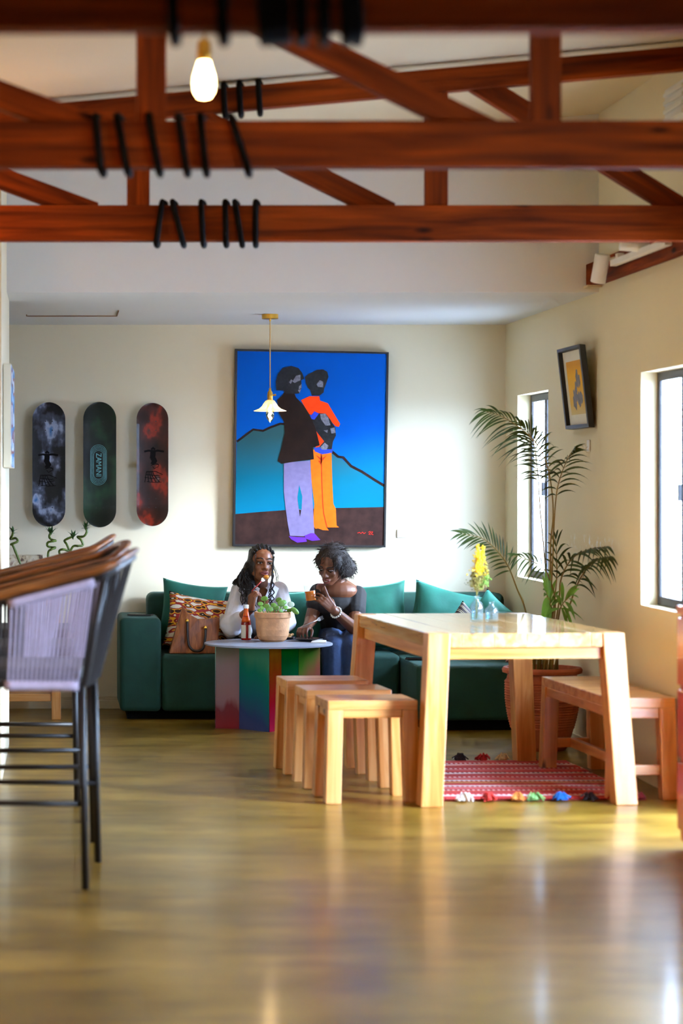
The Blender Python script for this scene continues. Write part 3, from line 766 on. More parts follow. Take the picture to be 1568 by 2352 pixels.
# ketchup bottle
M['ketchup'] = plain('ketchup_red_glass', (150, 22, 10), 0.12, 0.1, spec=0.6)
M['ketchupo'] = plain('orange_sauce_glass', (226, 92, 16), 0.12, 0.1, spec=0.6)
M['label'] = plain('cream_paper_label', (232, 222, 196), 0.6, 0.04)
kb = empty('sauce_bottle', W(565, 1470, 14.1), label='red ketchup bottle with white cap beside the clay pot', cat='bottle'); kb.location.z = ZT
MB().lathe([(0.0,0.0),(0.026,0.0),(0.029,0.004),(0.029,0.095),(0.026,0.112),(0.020,0.135),(0.0165,0.15)], 28).build('body', M['ketchup'], kb, smooth=True)
MB().lathe([(0.0275,0.106),(0.0245,0.118),(0.0195,0.137),(0.0155,0.155),(0.013,0.178),(0.013,0.186),(0.0,0.187)], 28).build('neck', M['ketchupo'], kb, smooth=True)
MB().lathe([(0.0,0.184),(0.0155,0.184),(0.0155,0.203),(0.014,0.205),(0.0,0.205)], 24).build('cap', M['white'], kb)
def wraplabel(r, z0, z1, a0, a1, n=10):
    vs = []; 
    for i in range(n+1):
        a = R(a0+(a1-a0)*i/n); vs += [(r*math.cos(a), r*math.sin(a), z0), (r*math.cos(a), r*math.sin(a), z1)]
    return vs, [(2*i, 2*i+2, 2*i+3, 2*i+1) for i in range(n)]
MB().add(*wraplabel(0.0294, 0.012, 0.088, 190, 262)).build('label_panel', M['label'], kb, fix=False, smooth=True)
MB().add(*wraplabel(0.0294, 0.012, 0.088, 292, 350)).build('label_panel', M['label'], kb, fix=False, smooth=True)
# clay pot with succulent
cp = empty('clay_pot_plant', W(626, 1470, 13.98), label='pale clay pot of round-leaved succulent on the round table', cat='plant'); cp.location.z = ZT
MB().lathe([(0.0,0.0),(0.062,0.0),(0.078,0.012),(0.090,0.035),(0.096,0.07),(0.099,0.135),(0.104,0.137),(0.106,0.142),(0.106,0.166),(0.103,0.170),(0.096,0.170),(0.094,0.15),(0,0.15)], 64).build('pot', M['clay'], cp)
MB().lathe([(0.0,0.156),(0.094,0.154)], 24).build('soil', M['soil'], cp)
M['succ'] = plain('fresh_green_leaf', (112, 158, 62), 0.4, 0.25, 20)
M['succp'] = plain('pale_grey_green_leaf', (176, 190, 160), 0.5, 0.15, 20)
random.seed(21)
def padleaf(c, r, nrm, mat, parent):
    q = Vector(nrm).to_track_quat('Z', 'Y').to_matrix()
    MB().ball(c, (r, r*0.8, r*0.2), q, 12, 8).build('leaf', mat, parent, smooth=True)
for (px, py, dz, r, side) in [(607,1375,0,.022,0),(598,1387,.02,.018,0),(612,1392,-.03,.020,0),(620,1399,.0,.021,1),(628,1390,-.03,.018,0),(640,1378,.01,.020,0),(646,1386,-.02,.024,1),(652,1383,.02,.018,0),
                        (634,1396,-.03,.018,1),(602,1396,-.03,.016,1),(656,1396,.0,.018,0),(664,1403,-.02,.016,0),(596,1402,-.04,.014,1),(645,1403,-.04,.016,0)]:
    p = W(px, py, 13.98+dz) - cp.location
    MB().tube(spline([(p.x*0.5, p.y*0.5, 0.15), (p.x*0.9, p.y*0.9, (p.z+0.15)/2), tuple(p)], 3), 0.0028, 6).build('stalk', M['succ'], cp)
    padleaf(p, r, (random.uniform(-.6,.6), -1, random.uniform(.2,.9)), M['succ'], cp)
padleaf(W(668, 1388, 13.96)-cp.location, 0.022, (0.3,-1,0.4), M['succp'], cp)
q = Matrix.Rotation(R(40), 3, 'Y')
MB().ball(W(677, 1403, 13.93)-cp.location, (0.028, 0.012, 0.015), q).build('leaf', M['succ'], cp, smooth=True)
MB().tube([W(655,1400,13.95)-cp.location, W(668,1398,13.94)-cp.location, W(674,1400,13.93)-cp.location], 0.003, 6).build('stalk', M['succ'], cp)
# plates, food, napkin
M['plate'] = plain('black_glazed_plate', (20, 18, 24), 0.12, spec=0.7)
M['food'] = plain('pale_cooked_food', (222, 178, 120), 0.6, 0.3, 60, 0.4)
pr = [(0.0,0.004),(0.05,0.004),(0.055,0.0),(0.06,0.004),(0.090,0.014),(0.092,0.017),(0.088,0.018),(0.058,0.009),(0.0,0.008)]
p1 = tag(MB().lathe(pr, 40).build('plate', M['plate'], smooth=True), 'black plate at the right edge of the round table', 'plate'); p1.location = (1.435, 14.0, ZT)
p2 = empty('food_plate', (1.325, 14.165, ZT), label='small dark plate of food behind the clay pot', cat='plate')
MB().lathe([(r*0.7, z*0.8) for r, z in pr], 36).build('dish', M['plate'], p2, smooth=True)
random.seed(5)
for k in range(9):
    MB().ball((random.uniform(-.035,.035), random.uniform(-.035,.035), 0.016+random.uniform(0,.012)), (random.uniform(.010,.016), .009, .008), None, 8, 6).build('morsel', M['food'], p2, smooth=True)
npk = MB().add([(-0.045,-0.03,0),(0.04,-0.04,0),(0.05,0.03,0.001),(-0.03,0.045,0),(-0.045,-0.03,0.004),(0.04,-0.04,0.006),(0.05,0.03,0.012),(-0.03,0.045,0.008),(0.0,0.0,0.018)],
   [(0,3,2,1),(0,1,5,4),(1,2,6,5),(2,3,7,6),(3,0,4,7),(4,5,8),(5,6,8),(6,7,8),(7,4,8)]).build('napkin', M['white'])
npk.location = (1.475, 13.87, ZT); tag(npk, 'crumpled white napkin at the right rim of the round table', 'napkin')

# ================================================================== RUG
rugc = {'r': (190, 38, 30), 'd': (140, 22, 26), 'o': (206, 70, 34), 'p': (214, 120, 120), 'w': (226, 214, 208), 'k': (60, 28, 28), 'y': (206, 150, 60)}
rk = list(rugc); rmats = [plain('rug_wool_%s' % {'r':'red','d':'crimson','o':'orange','p':'pink','w':'white','k':'dark','y':'ochre'}[k], rugc[k], 0.9, 0.2, 60, 0.3, sheen=0.15) for k in rk]
rows = 'rrdrwWrrdroKrrprWwrrdyrKwrrprWrrdrwKrrrprWrrdrowrWrrdr'
rg = empty('kilim_rug', (2.08, 11.42, 0), R(2.0), label='red striped kilim rug with coloured tassels under the dining table', cat='rug')
mb = MB(); nx, ny = 84, len(rows); rw, rh = 0.96, 1.46
for j, ch in enumerate(rows):
    for i in range(nx):
        k = ch.lower()
        if ch == 'W': k = 'w' if (i//1) % 2 else 'd'
        if ch == 'K': k = 'k' if (i//1) % 2 else 'w'
        mb.mi = rk.index(k)
        x0, x1 = -rw/2+rw*i/nx, -rw/2+rw*(i+1)/nx; y0, y1 = -rh/2+rh*j/ny, -rh/2+rh*(j+1)/ny
        zz = lambda x, y: 0.008 + 0.003*mnoise.noise(Vector((x*4, y*4, 1)))
        mb.add([(x0,y0,zz(x0,y0)),(x1,y0,zz(x1,y0)),(x1,y1,zz(x1,y1)),(x0,y1,zz(x0,y1))], [(0,1,2,3)])
mb.build('weave', rmats, rg, fix=False)
mb = MB().box((-rw/2, -rh/2, 0.0005), (rw/2, rh/2, 0.004)); mb.build('backing', rmats[1], rg)
tcol = [(150,26,22),(220,214,206),(196,50,40),(206,130,56),(120,168,96),(30,110,190),(36,22,24),(176,30,34),(120,24,28)]
tm = [plain('tassel_yarn_%d' % i, c, 0.9, 0.25, 80, 0.4) for i, c in enumerate(tcol)]
random.seed(3)
def tassel(x, y, mat, s):
    mb = MB()
    for k in range(34):
        a = random.uniform(0, 2*math.pi); rr = random.uniform(0.012, 0.042)
        ex, ey = math.cos(a)*rr*1.1, math.sin(a)*rr + s*0.012
        mb.tube([(0,0,0.012), (ex*0.5, ey*0.5, random.uniform(0.022, 0.042)), (ex, ey, random.uniform(0.004, 0.02))], 0.0032, 5)
    mb.ball((0, 0, 0.014), (0.022, 0.018, 0.012), None, 8, 6)
    o = mb.build('tassel', mat, rg, fix=False); o.location = (x, y, 0)
for i, k in enumerate([0,1,2,3,4,5,6,7,8]):
    tassel(-rw/2+0.03+i*(rw-0.06)/8+random.uniform(-.02,.02), -rh/2-0.02, tm[k], -1)
for i, k in enumerate([4,5,6,7,1,8]):
    tassel(-rw/2+0.16+i*(rw-0.2)/6+random.uniform(-.02,.02), rh/2+0.02, tm[k] if k != 1 else plain('tassel_yarn_cream', (214,190,130), .9, .2, 80), 1)

# ================================================================== PAINTING on the back wall
def flat(name, rgb, rough=0.75, var=0.10, scale=30): return plain(name, rgb, max(rough, 0.7), var, scale, spec=0.12)
def zgrad(name, stops, rough=0.55, sx=0.0):
    m, nt, b = newmat(name)
    tc = nt.nodes.new('ShaderNodeTexCoord'); sp = nt.nodes.new('ShaderNodeSeparateXYZ'); nt.links.new(tc.outputs['Generated'], sp.inputs[0])
    nz = N(nt, 'ShaderNodeTexNoise', Scale=5.0, Detail=5.0); nt.links.new(tc.outputs['Generated'], nz.inputs['Vector'])
    a = N(nt, 'ShaderNodeMath', operation='MULTIPLY_ADD'); nt.links.new(nz.outputs['Fac'], a.inputs[0]); a.inputs[1].default_value = 0.16
    q = N(nt, 'ShaderNodeMath', operation='MULTIPLY_ADD'); nt.links.new(sp.outputs['X'], q.inputs[0]); q.inputs[1].default_value = sx; nt.links.new(sp.outputs['Z'], q.inputs[2])
    nt.links.new(q.outputs[0], a.inputs[2])
    rp = ramp(nt, [(p, lin(c)) for p, c in stops]); nt.links.new(a.outputs[0], rp.inputs[0]); nt.links.new(rp.outputs[0], b.inputs['Base Color'])
    b.inputs['Roughness'].default_value = 0.75; b.inputs['Specular IOR Level'].default_value = 0.08
    return m
PO = Vector((1.548, 14.95, 1.0))
pt = empty('painting', PO, label='large framed painting of two standing figures against blue sky', cat='painting')
def pz(zx, zy, off=0.0):
    p = W(500+zx/3.5636, 680+zy/3.5636, 14.945); p.y = 14.945 - off; return p - PO
def poly(mb, pts, off): mb.add([pz(x, y, off) for x, y in pts], [tuple(range(len(pts)))])
def stroke(mb, pts, wd, off):
    P = [pz(x, y, off) for x, y in pts]; h = wd/2/3.5636*14.945/F_PX; vs = []
    for i, p in enumerate(P):
        t = (P[min(i+1, len(P)-1)]-P[max(i-1, 0)]).normalized(); nn = Vector((-t.z, 0, t.x))
        vs += [p+nn*h, p-nn*h]
    mb.add(vs, [(2*i, 2*i+1, 2*i+3, 2*i+2) for i in range(len(P)-1)])
outer = [(143,432),(1398,460),(1372,2058),(122,2048)]; inner = [(160,450),(1382,474),(1357,2040),(141,2030)]
mb = MB()
for i in range(4):
    a, b = outer[i], outer[(i+1) % 4]; c, d = inner[(i+1) % 4], inner[i]
    q = [pz(*a, 0.006), pz(*b, 0.006), pz(*c, 0.006), pz(*d, 0.006)]
    mb.prism(q, (0, 0.055, 0))
mb.build('frame', M['black'], pt)
mb = MB(); mb.prism([pz(x, y, 0) for x, y in inner], (0, 0.04, 0)); mb.build('canvas', zgrad('painted_sky', [(0.1, (0,112,172)), (0.45, (0,98,178)), (0.7, (0,82,172)), (1.05, (0,76,166))]), pt)
mb = MB(); poly(mb, [(156,1192),(240,1130),(290,1092),(370,1105),(430,1072),(510,1045),(560,1050),(900,1250),(950,1290),(1010,1330),(1090,1400),(1180,1445),(1280,1510),(1364,1560),(1361,1760),(143,1800)], 0.0006)
mb.build('painted_hill', zgrad('painted_teal_hill', [(0.15, (0,108,140)), (0.5, (6,98,122)), (0.95, (48,88,92))]), pt, fix=False)
PK = flat('paint_black_brown', (34,20,16)); GR = flat('paint_grey', (120,118,128), 0.6, 0.35, 90)
mb = MB(); stroke(mb, [(156,1192),(240,1128),(290,1092),(370,1103),(430,1075),(510,1045),(552,1048)], 18, 0.0010)
stroke(mb, [(930,1270),(985,1315),(1025,1320),(1090,1392),(1180,1438),(1280,1503),(1363,1553)], 22, 0.0010); mb.build('painted_ridge', PK, pt, fix=False)
mb = MB(); poly(mb, [(144,1785),(330,1768),(550,1752),(700,1745),(960,1735),(1361,1727),(1357,2040),(141,2030)], 0.0012)
mb.build('painted_ground', plain('paint_brown_ground', (50,31,27), 0.75, 0.35, 14, spec=0.1), pt, fix=False)
OR = flat('paint_orange_shirt', (236,58,6)); OL = flat('paint_orange_trousers', (222,96,12)); OD = flat('paint_rust', (176,50,14))
BL = flat('paint_royal_blue', (44,66,184)); DK = flat('paint_charcoal', (36,36,38), 0.6, 0.3, 60)
mb = MB(); o1 = 0.0016
mb.mi = 1; poly(mb, [(770,1255),(930,1275),(935,1500),(945,1700),(965,1740),(972,1892),(890,1888),(800,1905),(778,1880),(790,1700),(765,1500),(758,1330)], o1)
poly(mb, [(778,1885),(885,1888),(908,1918),(860,1916)], o1+.0003); poly(mb, [(890,1893),(965,1872),(992,1893)], o1+.0003)
mb.mi = 2; stroke(mb, [(845,1290),(848,1400),(850,1500),(858,1700),(866,1780),(892,1890)], 9, o1+.0004)
poly(mb, [(800,1300),(842,1325),(848,1290),(856,1325),(888,1306),(858,1348),(842,1380),(822,1350),(840,1345)], o1+.0004)
mb.mi = 0; poly(mb, [(680,852),(750,820),(830,820),(836,856),(900,878),(930,930),(1000,1045),(990,1070),(962,1066),(915,1010),(880,965),(800,990),(745,965)], o1)
poly(mb, [(795,1090),(872,1168),(872,1196),(835,1232),(800,1240)], o1)
mb.mi = 3; poly(mb, [(786,1240),(942,1245),(936,1282),(850,1296),(795,1272)], o1+.0003)
mb.mi = 4; poly(mb, [(752,1000),(822,958),(882,962),(922,1012),(962,1082),(966,1142),(942,1192),(932,1255),(850,1252),(832,1232),(870,1190),(800,1100)], o1+.0004)
mb.mi = 3; poly(mb, [(745,1000),(790,943),(828,962),(790,1012)], o1+.0007)
mb.mi = 5
for g_ in ([(836,966),(880,962),(905,1000),(922,1058),(882,1060),(845,1010)], [(920,1085),(955,1075),(964,1120),(930,1125)], [(840,1235),(875,1200),(905,1225),(890,1258),(850,1255)], [(865,1100),(900,1095),(895,1120)]): poly(mb, g_, o1+.0007)
mb.mi = 4; poly(mb, [(712,665),(740,640),(770,625),(810,604),(860,600),(895,620),(906,660),(885,720),(870,760),(866,790),(830,815),(770,815),(755,770),(735,750),(720,710)], o1+.0004)
mb.mi = 5; poly(mb, [(808,722),(835,688),(862,702),(862,746),(820,744)], o1+.0007)
mb.build('painted_figure', [OR, OL, OD, BL, DK, GR], pt, fix=False)
LV = flat('paint_lavender', (118,108,146)); TE = flat('paint_teal_gap', (0,104,128)); PU = flat('paint_purple', (92,42,156)); COAT = plain('paint_dark_coat', (34,20,14), 0.75, 0.3, 12, spec=0.1)
mb = MB(); o2 = 0.0032
mb.mi = 1; poly(mb, [(540,1365),(755,1345),(765,1500),(780,1750),(784,1850),(790,1942),(700,1966),(590,1962),(570,1850),(555,1740),(540,1600)], o2)
mb.mi = 2; poly(mb, [(666,1545),(691,1640),(685,1750),(662,1742),(650,1650)], o2+.0003)
mb.mi = 0; poly(mb, [(663,1748),(682,1752),(672,1808)], o2+.0003)
mb.mi = 3; poly(mb, [(580,1965),(640,1972),(718,1975),(728,2010),(650,2018),(600,1992)], o2+.0004); poly(mb, [(708,1962),(760,1940),(790,1942),(838,1996),(770,2004),(722,1986)], o2+.0004)
mb.mi = 0; poly(mb, [(545,785),(622,785),(640,830),(700,890),(750,970),(790,1060),(812,1130),(834,1222),(778,1240),(786,1336),(700,1346),(600,1360),(520,1373),(490,1350),(520,1240),(547,1120),(541,1030),(500,960),(485,850),(520,820)], o2+.0005)
mb.mi = 5; poly(mb, [(478,772),(474,700),(490,640),(530,590),(600,572),(660,590),(690,630),(706,676),(682,690),(686,745),(666,797),(640,800),(560,800),(535,772)], o2+.0006)
mb.mi = 4
for g_ in ([(582,705),(600,682),(612,690),(596,720)], [(610,700),(640,652),(676,643),(676,690),(650,700),(630,712)], [(664,740),(684,720),(684,752),(662,765)], [(655,770),(680,762),(668,794)]): poly(mb, g_, o2+.0009)
mb.build('painted_figure', [COAT, LV, TE, PU, GR, DK], pt, fix=False)
mb = MB()
stroke(mb, [(1143,1940),(1160,1934),(1170,1944),(1184,1932),(1196,1944),(1210,1936)], 5, 0.0016); stroke(mb, [(1232,1934),(1246,1926),(1250,1936),(1234,1950),(1250,1952)], 5, 0.0016); stroke(mb, [(1256,1930),(1268,1928),(1256,1948),(1272,1954)], 5, 0.0016)
mb.build('signature', flat('paint_red_signature', (200,30,20)), pt, fix=False)
# wall card
tag(MB().box((0,0,0), (0.062, 0.008, 0.05)).build('wall_card', M['white'], bevel=0.001, loc=(W(912, 1235, 14.99).x, 14.991, W(912, 1235, 14.99).z)), 'small white caption card on the wall right of the painting', 'card')

# ================================================================== SKATEBOARD DECKS
def mottled(name, stops, scale):
    m, nt, b = newmat(name); mp = coords(nt, (1, 1, 0.7), rnd=9)
    nz = N(nt, 'ShaderNodeTexNoise', Scale=scale, Detail=3.0, Roughness=0.5); nt.links.new(mp.outputs[0], nz.inputs['Vector'])
    rp = ramp(nt, [(p, lin(c)) for p, c in stops]); nt.links.new(nz.outputs['Fac'], rp.inputs[0]); nt.links.new(rp.outputs[0], b.inputs['Base Color'])
    b.inputs['Roughness'].default_value = 0.35; b.inputs['Coat Weight'].default_value = 0.08; b.inputs['Specular IOR Level'].default_value = 0.3; return m
DM = [mottled('deck_black_blue_print', [(0.35,(12,10,10)),(0.50,(22,20,22)),(0.60,(70,74,88)),(0.67,(150,158,180)),(0.76,(50,100,150))], 11.0),
      mottled('deck_dark_green_print', [(0.3,(12,12,10)),(0.55,(22,30,22)),(0.68,(34,66,40)),(0.8,(40,90,120))], 5.0),
      mottled('deck_rust_red_print', [(0.3,(20,10,8)),(0.46,(46,20,14)),(0.55,(66,24,16)),(0.62,(128,36,18)),(0.7,(60,34,26)),(0.8,(150,128,130))], 9.0)]
M['ply'] = plain('maple_ply_edge', (150, 110, 70), 0.6)
def zb(zx, zy): return W(zx/2.8, 680+zy/2.8, 14.92)
def deck(x0, x1, y0, y1, mat, label):
    a, b = zb(x0, y1), zb(x1, y0); cx, cz = (a.x+b.x)/2, (a.z+b.z)/2; hw, hl = (b.x-a.x)/2, (b.z-a.z)/2
    e = empty('skateboard_deck', (cx, 14.92, cz), label=label, cat='skateboard', group='skateboard decks hung on the back wall')
    nu, nv = 12, 44; vs = []; fs = []
    for s in (0, 1):
        for j in range(nv+1):
            v = -math.cos(math.pi*j/nv); z = v*hl; over = max(0, abs(z)-(hl-hw*1.05)); ww = hw*math.sqrt(max(0, 1-(over/(hw*1.05))**2)) if over else hw
            kick = max(0, abs(z)-hl*0.66)**1.5*0.55
            for i in range(nu+1):
                u = -1+2*i/nu; conc = -0.006*u*u
                vs.append((u*ww, conc+kick+s*0.011, z))
    st = (nu+1)*(nv+1)
    for s in (0, 1):
        for j in range(nv):
            for i in range(nu):
                q = s*st+j*(nu+1)+i; fs.append((q, q+1, q+nu+2, q+nu+1))
    for j in range(nv):
        for i in (0, nu):
            q = j*(nu+1)+i; fs.append((q, q+nu+1, q+st+nu+1, q+st))
    mb = MB(); mb.add(vs, fs); mb.m = [0]*(nu*nv*2) + [1]*(2*nv)
    o = mb.build('deck', [mat, M['ply']], e, smooth=False)
    for sz in (-1, 1):   # bolts and the wall hanger behind
        for sx in (-1, 1):
            for k in (0, 1):
                MB().lathe([(0, -0.0012), (0.004, -0.0008), (0.004, 0.002)], 8).build('bolt_hole', M['black'], e, loc=(sx*0.021, -0.0004, sz*(0.21+k*0.055)), rot=(R(-90)*-1, 0, 0))
    MB().box((-0.03, 0.011, -0.02), (0.03, 0.08, 0.02)).build('hanger', M['black'], e)
    return e, Vector((cx, 14.92, cz))
e1, c1 = deck(208, 420, 682, 1484, DM[0], 'leftmost skateboard deck, black with cloudy blue-grey print')
e2, c2 = deck(535, 747, 680, 1488, DM[1], 'middle skateboard deck, dark green with oval lettered emblem')
e3, c3 = deck(878, 1082, 686, 1480, DM[2], 'rust-red mottled skateboard deck nearest the painting')
INK = flat('deck_black_ink', (8, 7, 8)); TEAL = flat('deck_pale_teal_ink', (112, 170, 172))
def dz(c, zx, zy, off=0.0012):
    p = zb(zx, zy); u = (p.x-c.x)/0.1; return Vector((p.x-c.x, -0.006*u*u-off, p.z-c.z))
def dstroke(mb, c, pts, wd, off=0.0012):
    P = [dz(c, x, y, off) for x, y in pts]; h = wd/2/2.8*14.92/F_PX; vs = []
    for i, p in enumerate(P):
        t = (P[min(i+1, len(P)-1)]-P[max(i-1, 0)]).normalized(); nn = Vector((-t.z, 0, t.x)); vs += [p+nn*h, p-nn*h]
    mb.add(vs, [(2*i, 2*i+1, 2*i+3, 2*i+2) for i in range(len(P)-1)])
def skater(e, c, ox, oy):
    mb = MB(); S = lambda pts, wd: dstroke(mb, c, [(x+ox, y+oy) for x, y in pts], wd)
    S([(246,1024),(275,1018),(303,1022),(335,1018),(373,1024)], 13); S([(292,1012),(303,1000),(314,1012)], 14)
    S([(303,1018),(302,1045),(298,1070)], 34); S([(296,1065),(306,1085),(298,1106)], 24); S([(312,1065),(322,1085),(312,1100)], 16)
    S([(290,1112),(318,1104),(340,1108)], 5); S([(300,1120),(312,1135),(330,1122)], 4); S([(325,1100),(340,1112),(332,1128)], 4)
    mb.build('skater_print', INK, e, fix=False)
    mb = MB()
    for k in range(5):
        S([(262+k*9,1150),(256+k*14,1180),(250+k*24,1222)], 5)
    S([(265,1152),(320,1152),(365,1172),(330,1180),(258,1172)], 5); S([(248,1190),(300,1198),(350,1188)], 4); S([(262,1218),(310,1222),(358,1220)], 4)
    mb.build('scribble_print', INK, e, fix=False)
skater(e1, c1, 0, 0); skater(e3, c3, 681, -24)
# stadium outlines and lettering
for k in range(5):
    hw_, hl_ = 52-k*5.4, 129-k*9; cx_, cy_ = 633, 1086; pts = []
    for a in range(0, 181, 12): pts.append((cx_+hw_*math.cos(R(a)), cy_-(hl_-hw_)-hw_*math.sin(R(a))))
    for a in range(180, 361, 12): pts.append((cx_+hw_*math.cos(R(a)), cy_+(hl_-hw_)-hw_*math.sin(R(a))))
    pts.append(pts[0]); mb = MB(); dstroke(mb, c2, pts, 1.9); mb.build('emblem_ring', TEAL, e2, fix=False)
cu = bpy.data.curves.new('lettering', 'FONT'); cu.body = 'ZAMANI'; cu.align_x = 'CENTER'; cu.align_y = 'CENTER'; cu.size = 0.047; cu.extrude = 0.0002
to = bpy.data.objects.new('lettering_curve', cu); COL.objects.link(to)
bpy.context.view_layer.update()
me = bpy.data.meshes.new_from_object(to.evaluated_get(bpy.context.evaluated_depsgraph_get()))
bpy.data.objects.remove(to)
lo = bpy.data.objects.new('lettering', me); COL.objects.link(lo); me.materials.clear(); me.materials.append(TEAL); lo.parent = e2
p = dz(c2, 633, 1086, 0.0016); xs = [v.co.x for v in me.vertices]; kx = 0.142/(max(xs)-min(xs))
lo.matrix_local = Matrix(((0,1,0,p.x),(0,0,-1,p.y),(-kx,0,0,p.z),(0,0,0,1)))

# ================================================================== small framed picture leaning out from the right wall
fp = empty('framed_print', (2.745, 12.72, 1.68), label='small black-framed print leaning forward on the right wall', cat='picture')
def fq(y, z, off=0.0): return Vector((-0.008 - 0.047*z/0.42 - off, y, z))
H, HW = 0.425, 0.285
for (a, b, c_, d) in [((-HW,0),(HW,0),(HW,0.018),(-HW,0.018)), ((-HW,H-0.018),(HW,H-0.018),(HW,H),(-HW,H)), ((-HW,0.018),(-HW+0.03,0.018),(-HW+0.03,H-0.018),(-HW,H-0.018)), ((HW-0.03,0.018),(HW,0.018),(HW,H-0.018),(HW-0.03,H-0.018))]:
    MB().prism([fq(*a, 0.0), fq(*b, 0.0), fq(*c_, 0.0), fq(*d, 0.0)], (-0.03, 0, 0.003)).build('frame_rail', M['black'], fp)
MB().prism([fq(-HW+0.02, 0.012, 0.004), fq(HW-0.02, 0.012, 0.004), fq(HW-0.02, H-0.012, 0.004), fq(-HW+0.02, H-0.012, 0.004)], (-0.004, 0, 0)).build('mount', M['label'], fp)
ym = zgrad('yellow_print', [(0.0, (214,200,150)), (0.3, (224,176,84)), (0.8, (232,168,40)), (1.0, (216,150,50))])
MB().add([fq(-0.17, 0.075, 0.0095), fq(0.19, 0.075, 0.0095), fq(0.19, 0.355, 0.0095), fq(-0.17, 0.355, 0.0095)], [(0,1,2,3)]).build('print', ym, fp, fix=False)
mb = MB(); random.seed(4)
for k in range(16):
    cy_, cz_ = random.gauss(0.0, 0.045), random.gauss(0.2, 0.04); r_ = random.uniform(0.02, 0.045)
    mb.add([fq(cy_+r_*math.cos(a)*random.uniform(.6,1.2), cz_+r_*math.sin(a)*random.uniform(.6,1.2), 0.010+k*0.00004) for a in [i*0.7 for i in range(9)]], [tuple(range(9))])
mb.build('printed_flower', flat('print_grey_ink', (128,124,128), 0.6, 0.3), fp, fix=False)
hk = empty('wall_hook', (2.748, 12.62, 1.585), label='small white adhesive hook below the leaning print', cat='hook')
MB().box((-0.006, -0.03, -0.025), (0, 0.03, 0.035)).build('plate', M['white'], hk, bevel=0.004)
MB().tube(spline([(-0.006,0,0.0),(-0.02,0,-0.01),(-0.024,0,0.006)], 4), 0.004, 8).build('peg', M['white'], hk)

# canvas on the left wall
cv = empty('canvas_picture', (-0.27, 11.9, 1.47), label='deep-edged blue city canvas hung on the left wall edge', cat='picture')
MB().box((0.004, -0.44, 0), (0.04, 0.44, 0.49)).build('canvas', M['label'], cv, bevel=0.003)
mb = MB().add([(0.0408,-0.438,0.002),(0.0408,0.438,0.002),(0.0408,0.438,0.488),(0.0408,-0.438,0.488)], [(0,1,2,3)])
mb.build('print', print_mat('blue_city_print', [(70,150,200), (200,214,226), (120,60,50), (40,110,160), (186,206,222)], 9, 0.2, (0.2,0.35,0.5,0.65)), cv, fix=False)

# ================================================================== CONSOLE TABLE, MARBLED BOX, LUCKY BAMBOO (left, behind the bar chairs)
ct = empty('console_table', (-0.32, 14.5, 0), label='pine side table in the far left corner behind the bar chairs', cat='table')
bar('top', (-0.36, 0, 0.745), (0.36, 0, 0.745), 0.42, 0.03, M['pine'], ct)
for sx in (-1, 1):
    for sy in (-1, 1):
        bar('leg', (sx*0.30, sy*0.18, 0), (sx*0.295, sy*0.18, 0.73), 0.055, 0.055, M['pine'], ct, up=(1,0,0))
    bar('stretcher', (sx*0.297, -0.15, 0.13), (sx*0.297, 0.15, 0.13), 0.035, 0.04, M['pine'], ct)
for sy in (-1, 1):
    bar('stretcher', (-0.27, sy*0.18, 0.13), (0.27, sy*0.18, 0.13), 0.035, 0.045, M['pine'], ct)
    bar('apron', (-0.27, sy*0.18, 0.70), (0.27, sy*0.18, 0.70), 0.03, 0.06, M['pine'], ct)
def marble():
    m, nt, b = newmat('speckled_cream_marble'); mp = coords(nt)
    nz = N(nt, 'ShaderNodeTexNoise', Scale=16.0, Detail=8.0, Distortion=1.2); nt.links.new(mp.outputs[0], nz.inputs['Vector'])
    rp = ramp(nt, [(0.38, lin((96,70,58))), (0.45, lin((206,186,150))), (0.6, lin((226,214,190))), (0.68, lin((150,110,90))), (0.74, lin((230,222,206)))])
    nt.links.new(nz.outputs['Fac'], rp.inputs[0]); nt.links.new(rp.outputs[0], b.inputs['Base Color']); b.inputs['Roughness'].default_value = 0.35; return m
mbx = empty('marbled_planter', (-0.20, 14.60, 0.76), label='square speckled marble planter box behind the bamboo', cat='planter')
mm_ = marble()
MB().box((-0.10,-0.08,0), (0.10,0.08,0.012)).build('base', mm_, mbx)
for a, b in [((-0.10,-0.08,0.012),(0.10,-0.066,0.20)), ((-0.10,0.066,0.012),(0.10,0.08,0.20)), ((-0.10,-0.066,0.012),(-0.086,0.066,0.20)), ((0.086,-0.066,0.012),(0.10,0.066,0.20))]:
    MB().box(a, b).build('side', mm_, mbx, bevel=0.002)
M['bamboo'] = plain('bamboo_green', (92, 112, 36), 0.4, 0.2, 20); M['bleaf'] = plain('bamboo_leaf_green', (46, 84, 34), 0.45, 0.2)
bb = empty('lucky_bamboo', (-0.085, 14.36, 0.76), label='curly lucky bamboo stems in a vase at far left', cat='plant')
MB().lathe([(0,0),(0.045,0),(0.05,0.01),(0.042,0.09),(0.038,0.14),(0.042,0.15),(0.036,0.15),(0.034,0.09),(0,0.02)], 28).build('vase', plain('white_ceramic', (226,220,210), 0.25), bb, smooth=True)
BO = Vector((-0.085, 14.36, 0.76))
def stem(pts, tips, r=0.0068):
    P = spline([p - BO for p in pts], 7)
    s = MB().tube(P, [r*(1.15 if (i % 9 == 0) else 1.0) for i in range(len(P))], 8).build('stem', M['bamboo'], bb, smooth=True)
    tip = P[-1]; random.seed(len(P))
    for k in range(tips):
        a = 2*math.pi*k/tips + 0.4; L = random.uniform(0.035, 0.06)
        e_ = tip + Vector((math.cos(a)*L*0.8, math.sin(a)*L*0.5, random.uniform(-0.01, 0.05)))
        MB().add(*leaf(tip - Vector((0,0,0.01*(k % 3))), e_, 0.0075, 6, droop=0.008)).build('leaf', M['bleaf'], bb, smooth=True, fix=False)
d0 = 14.36
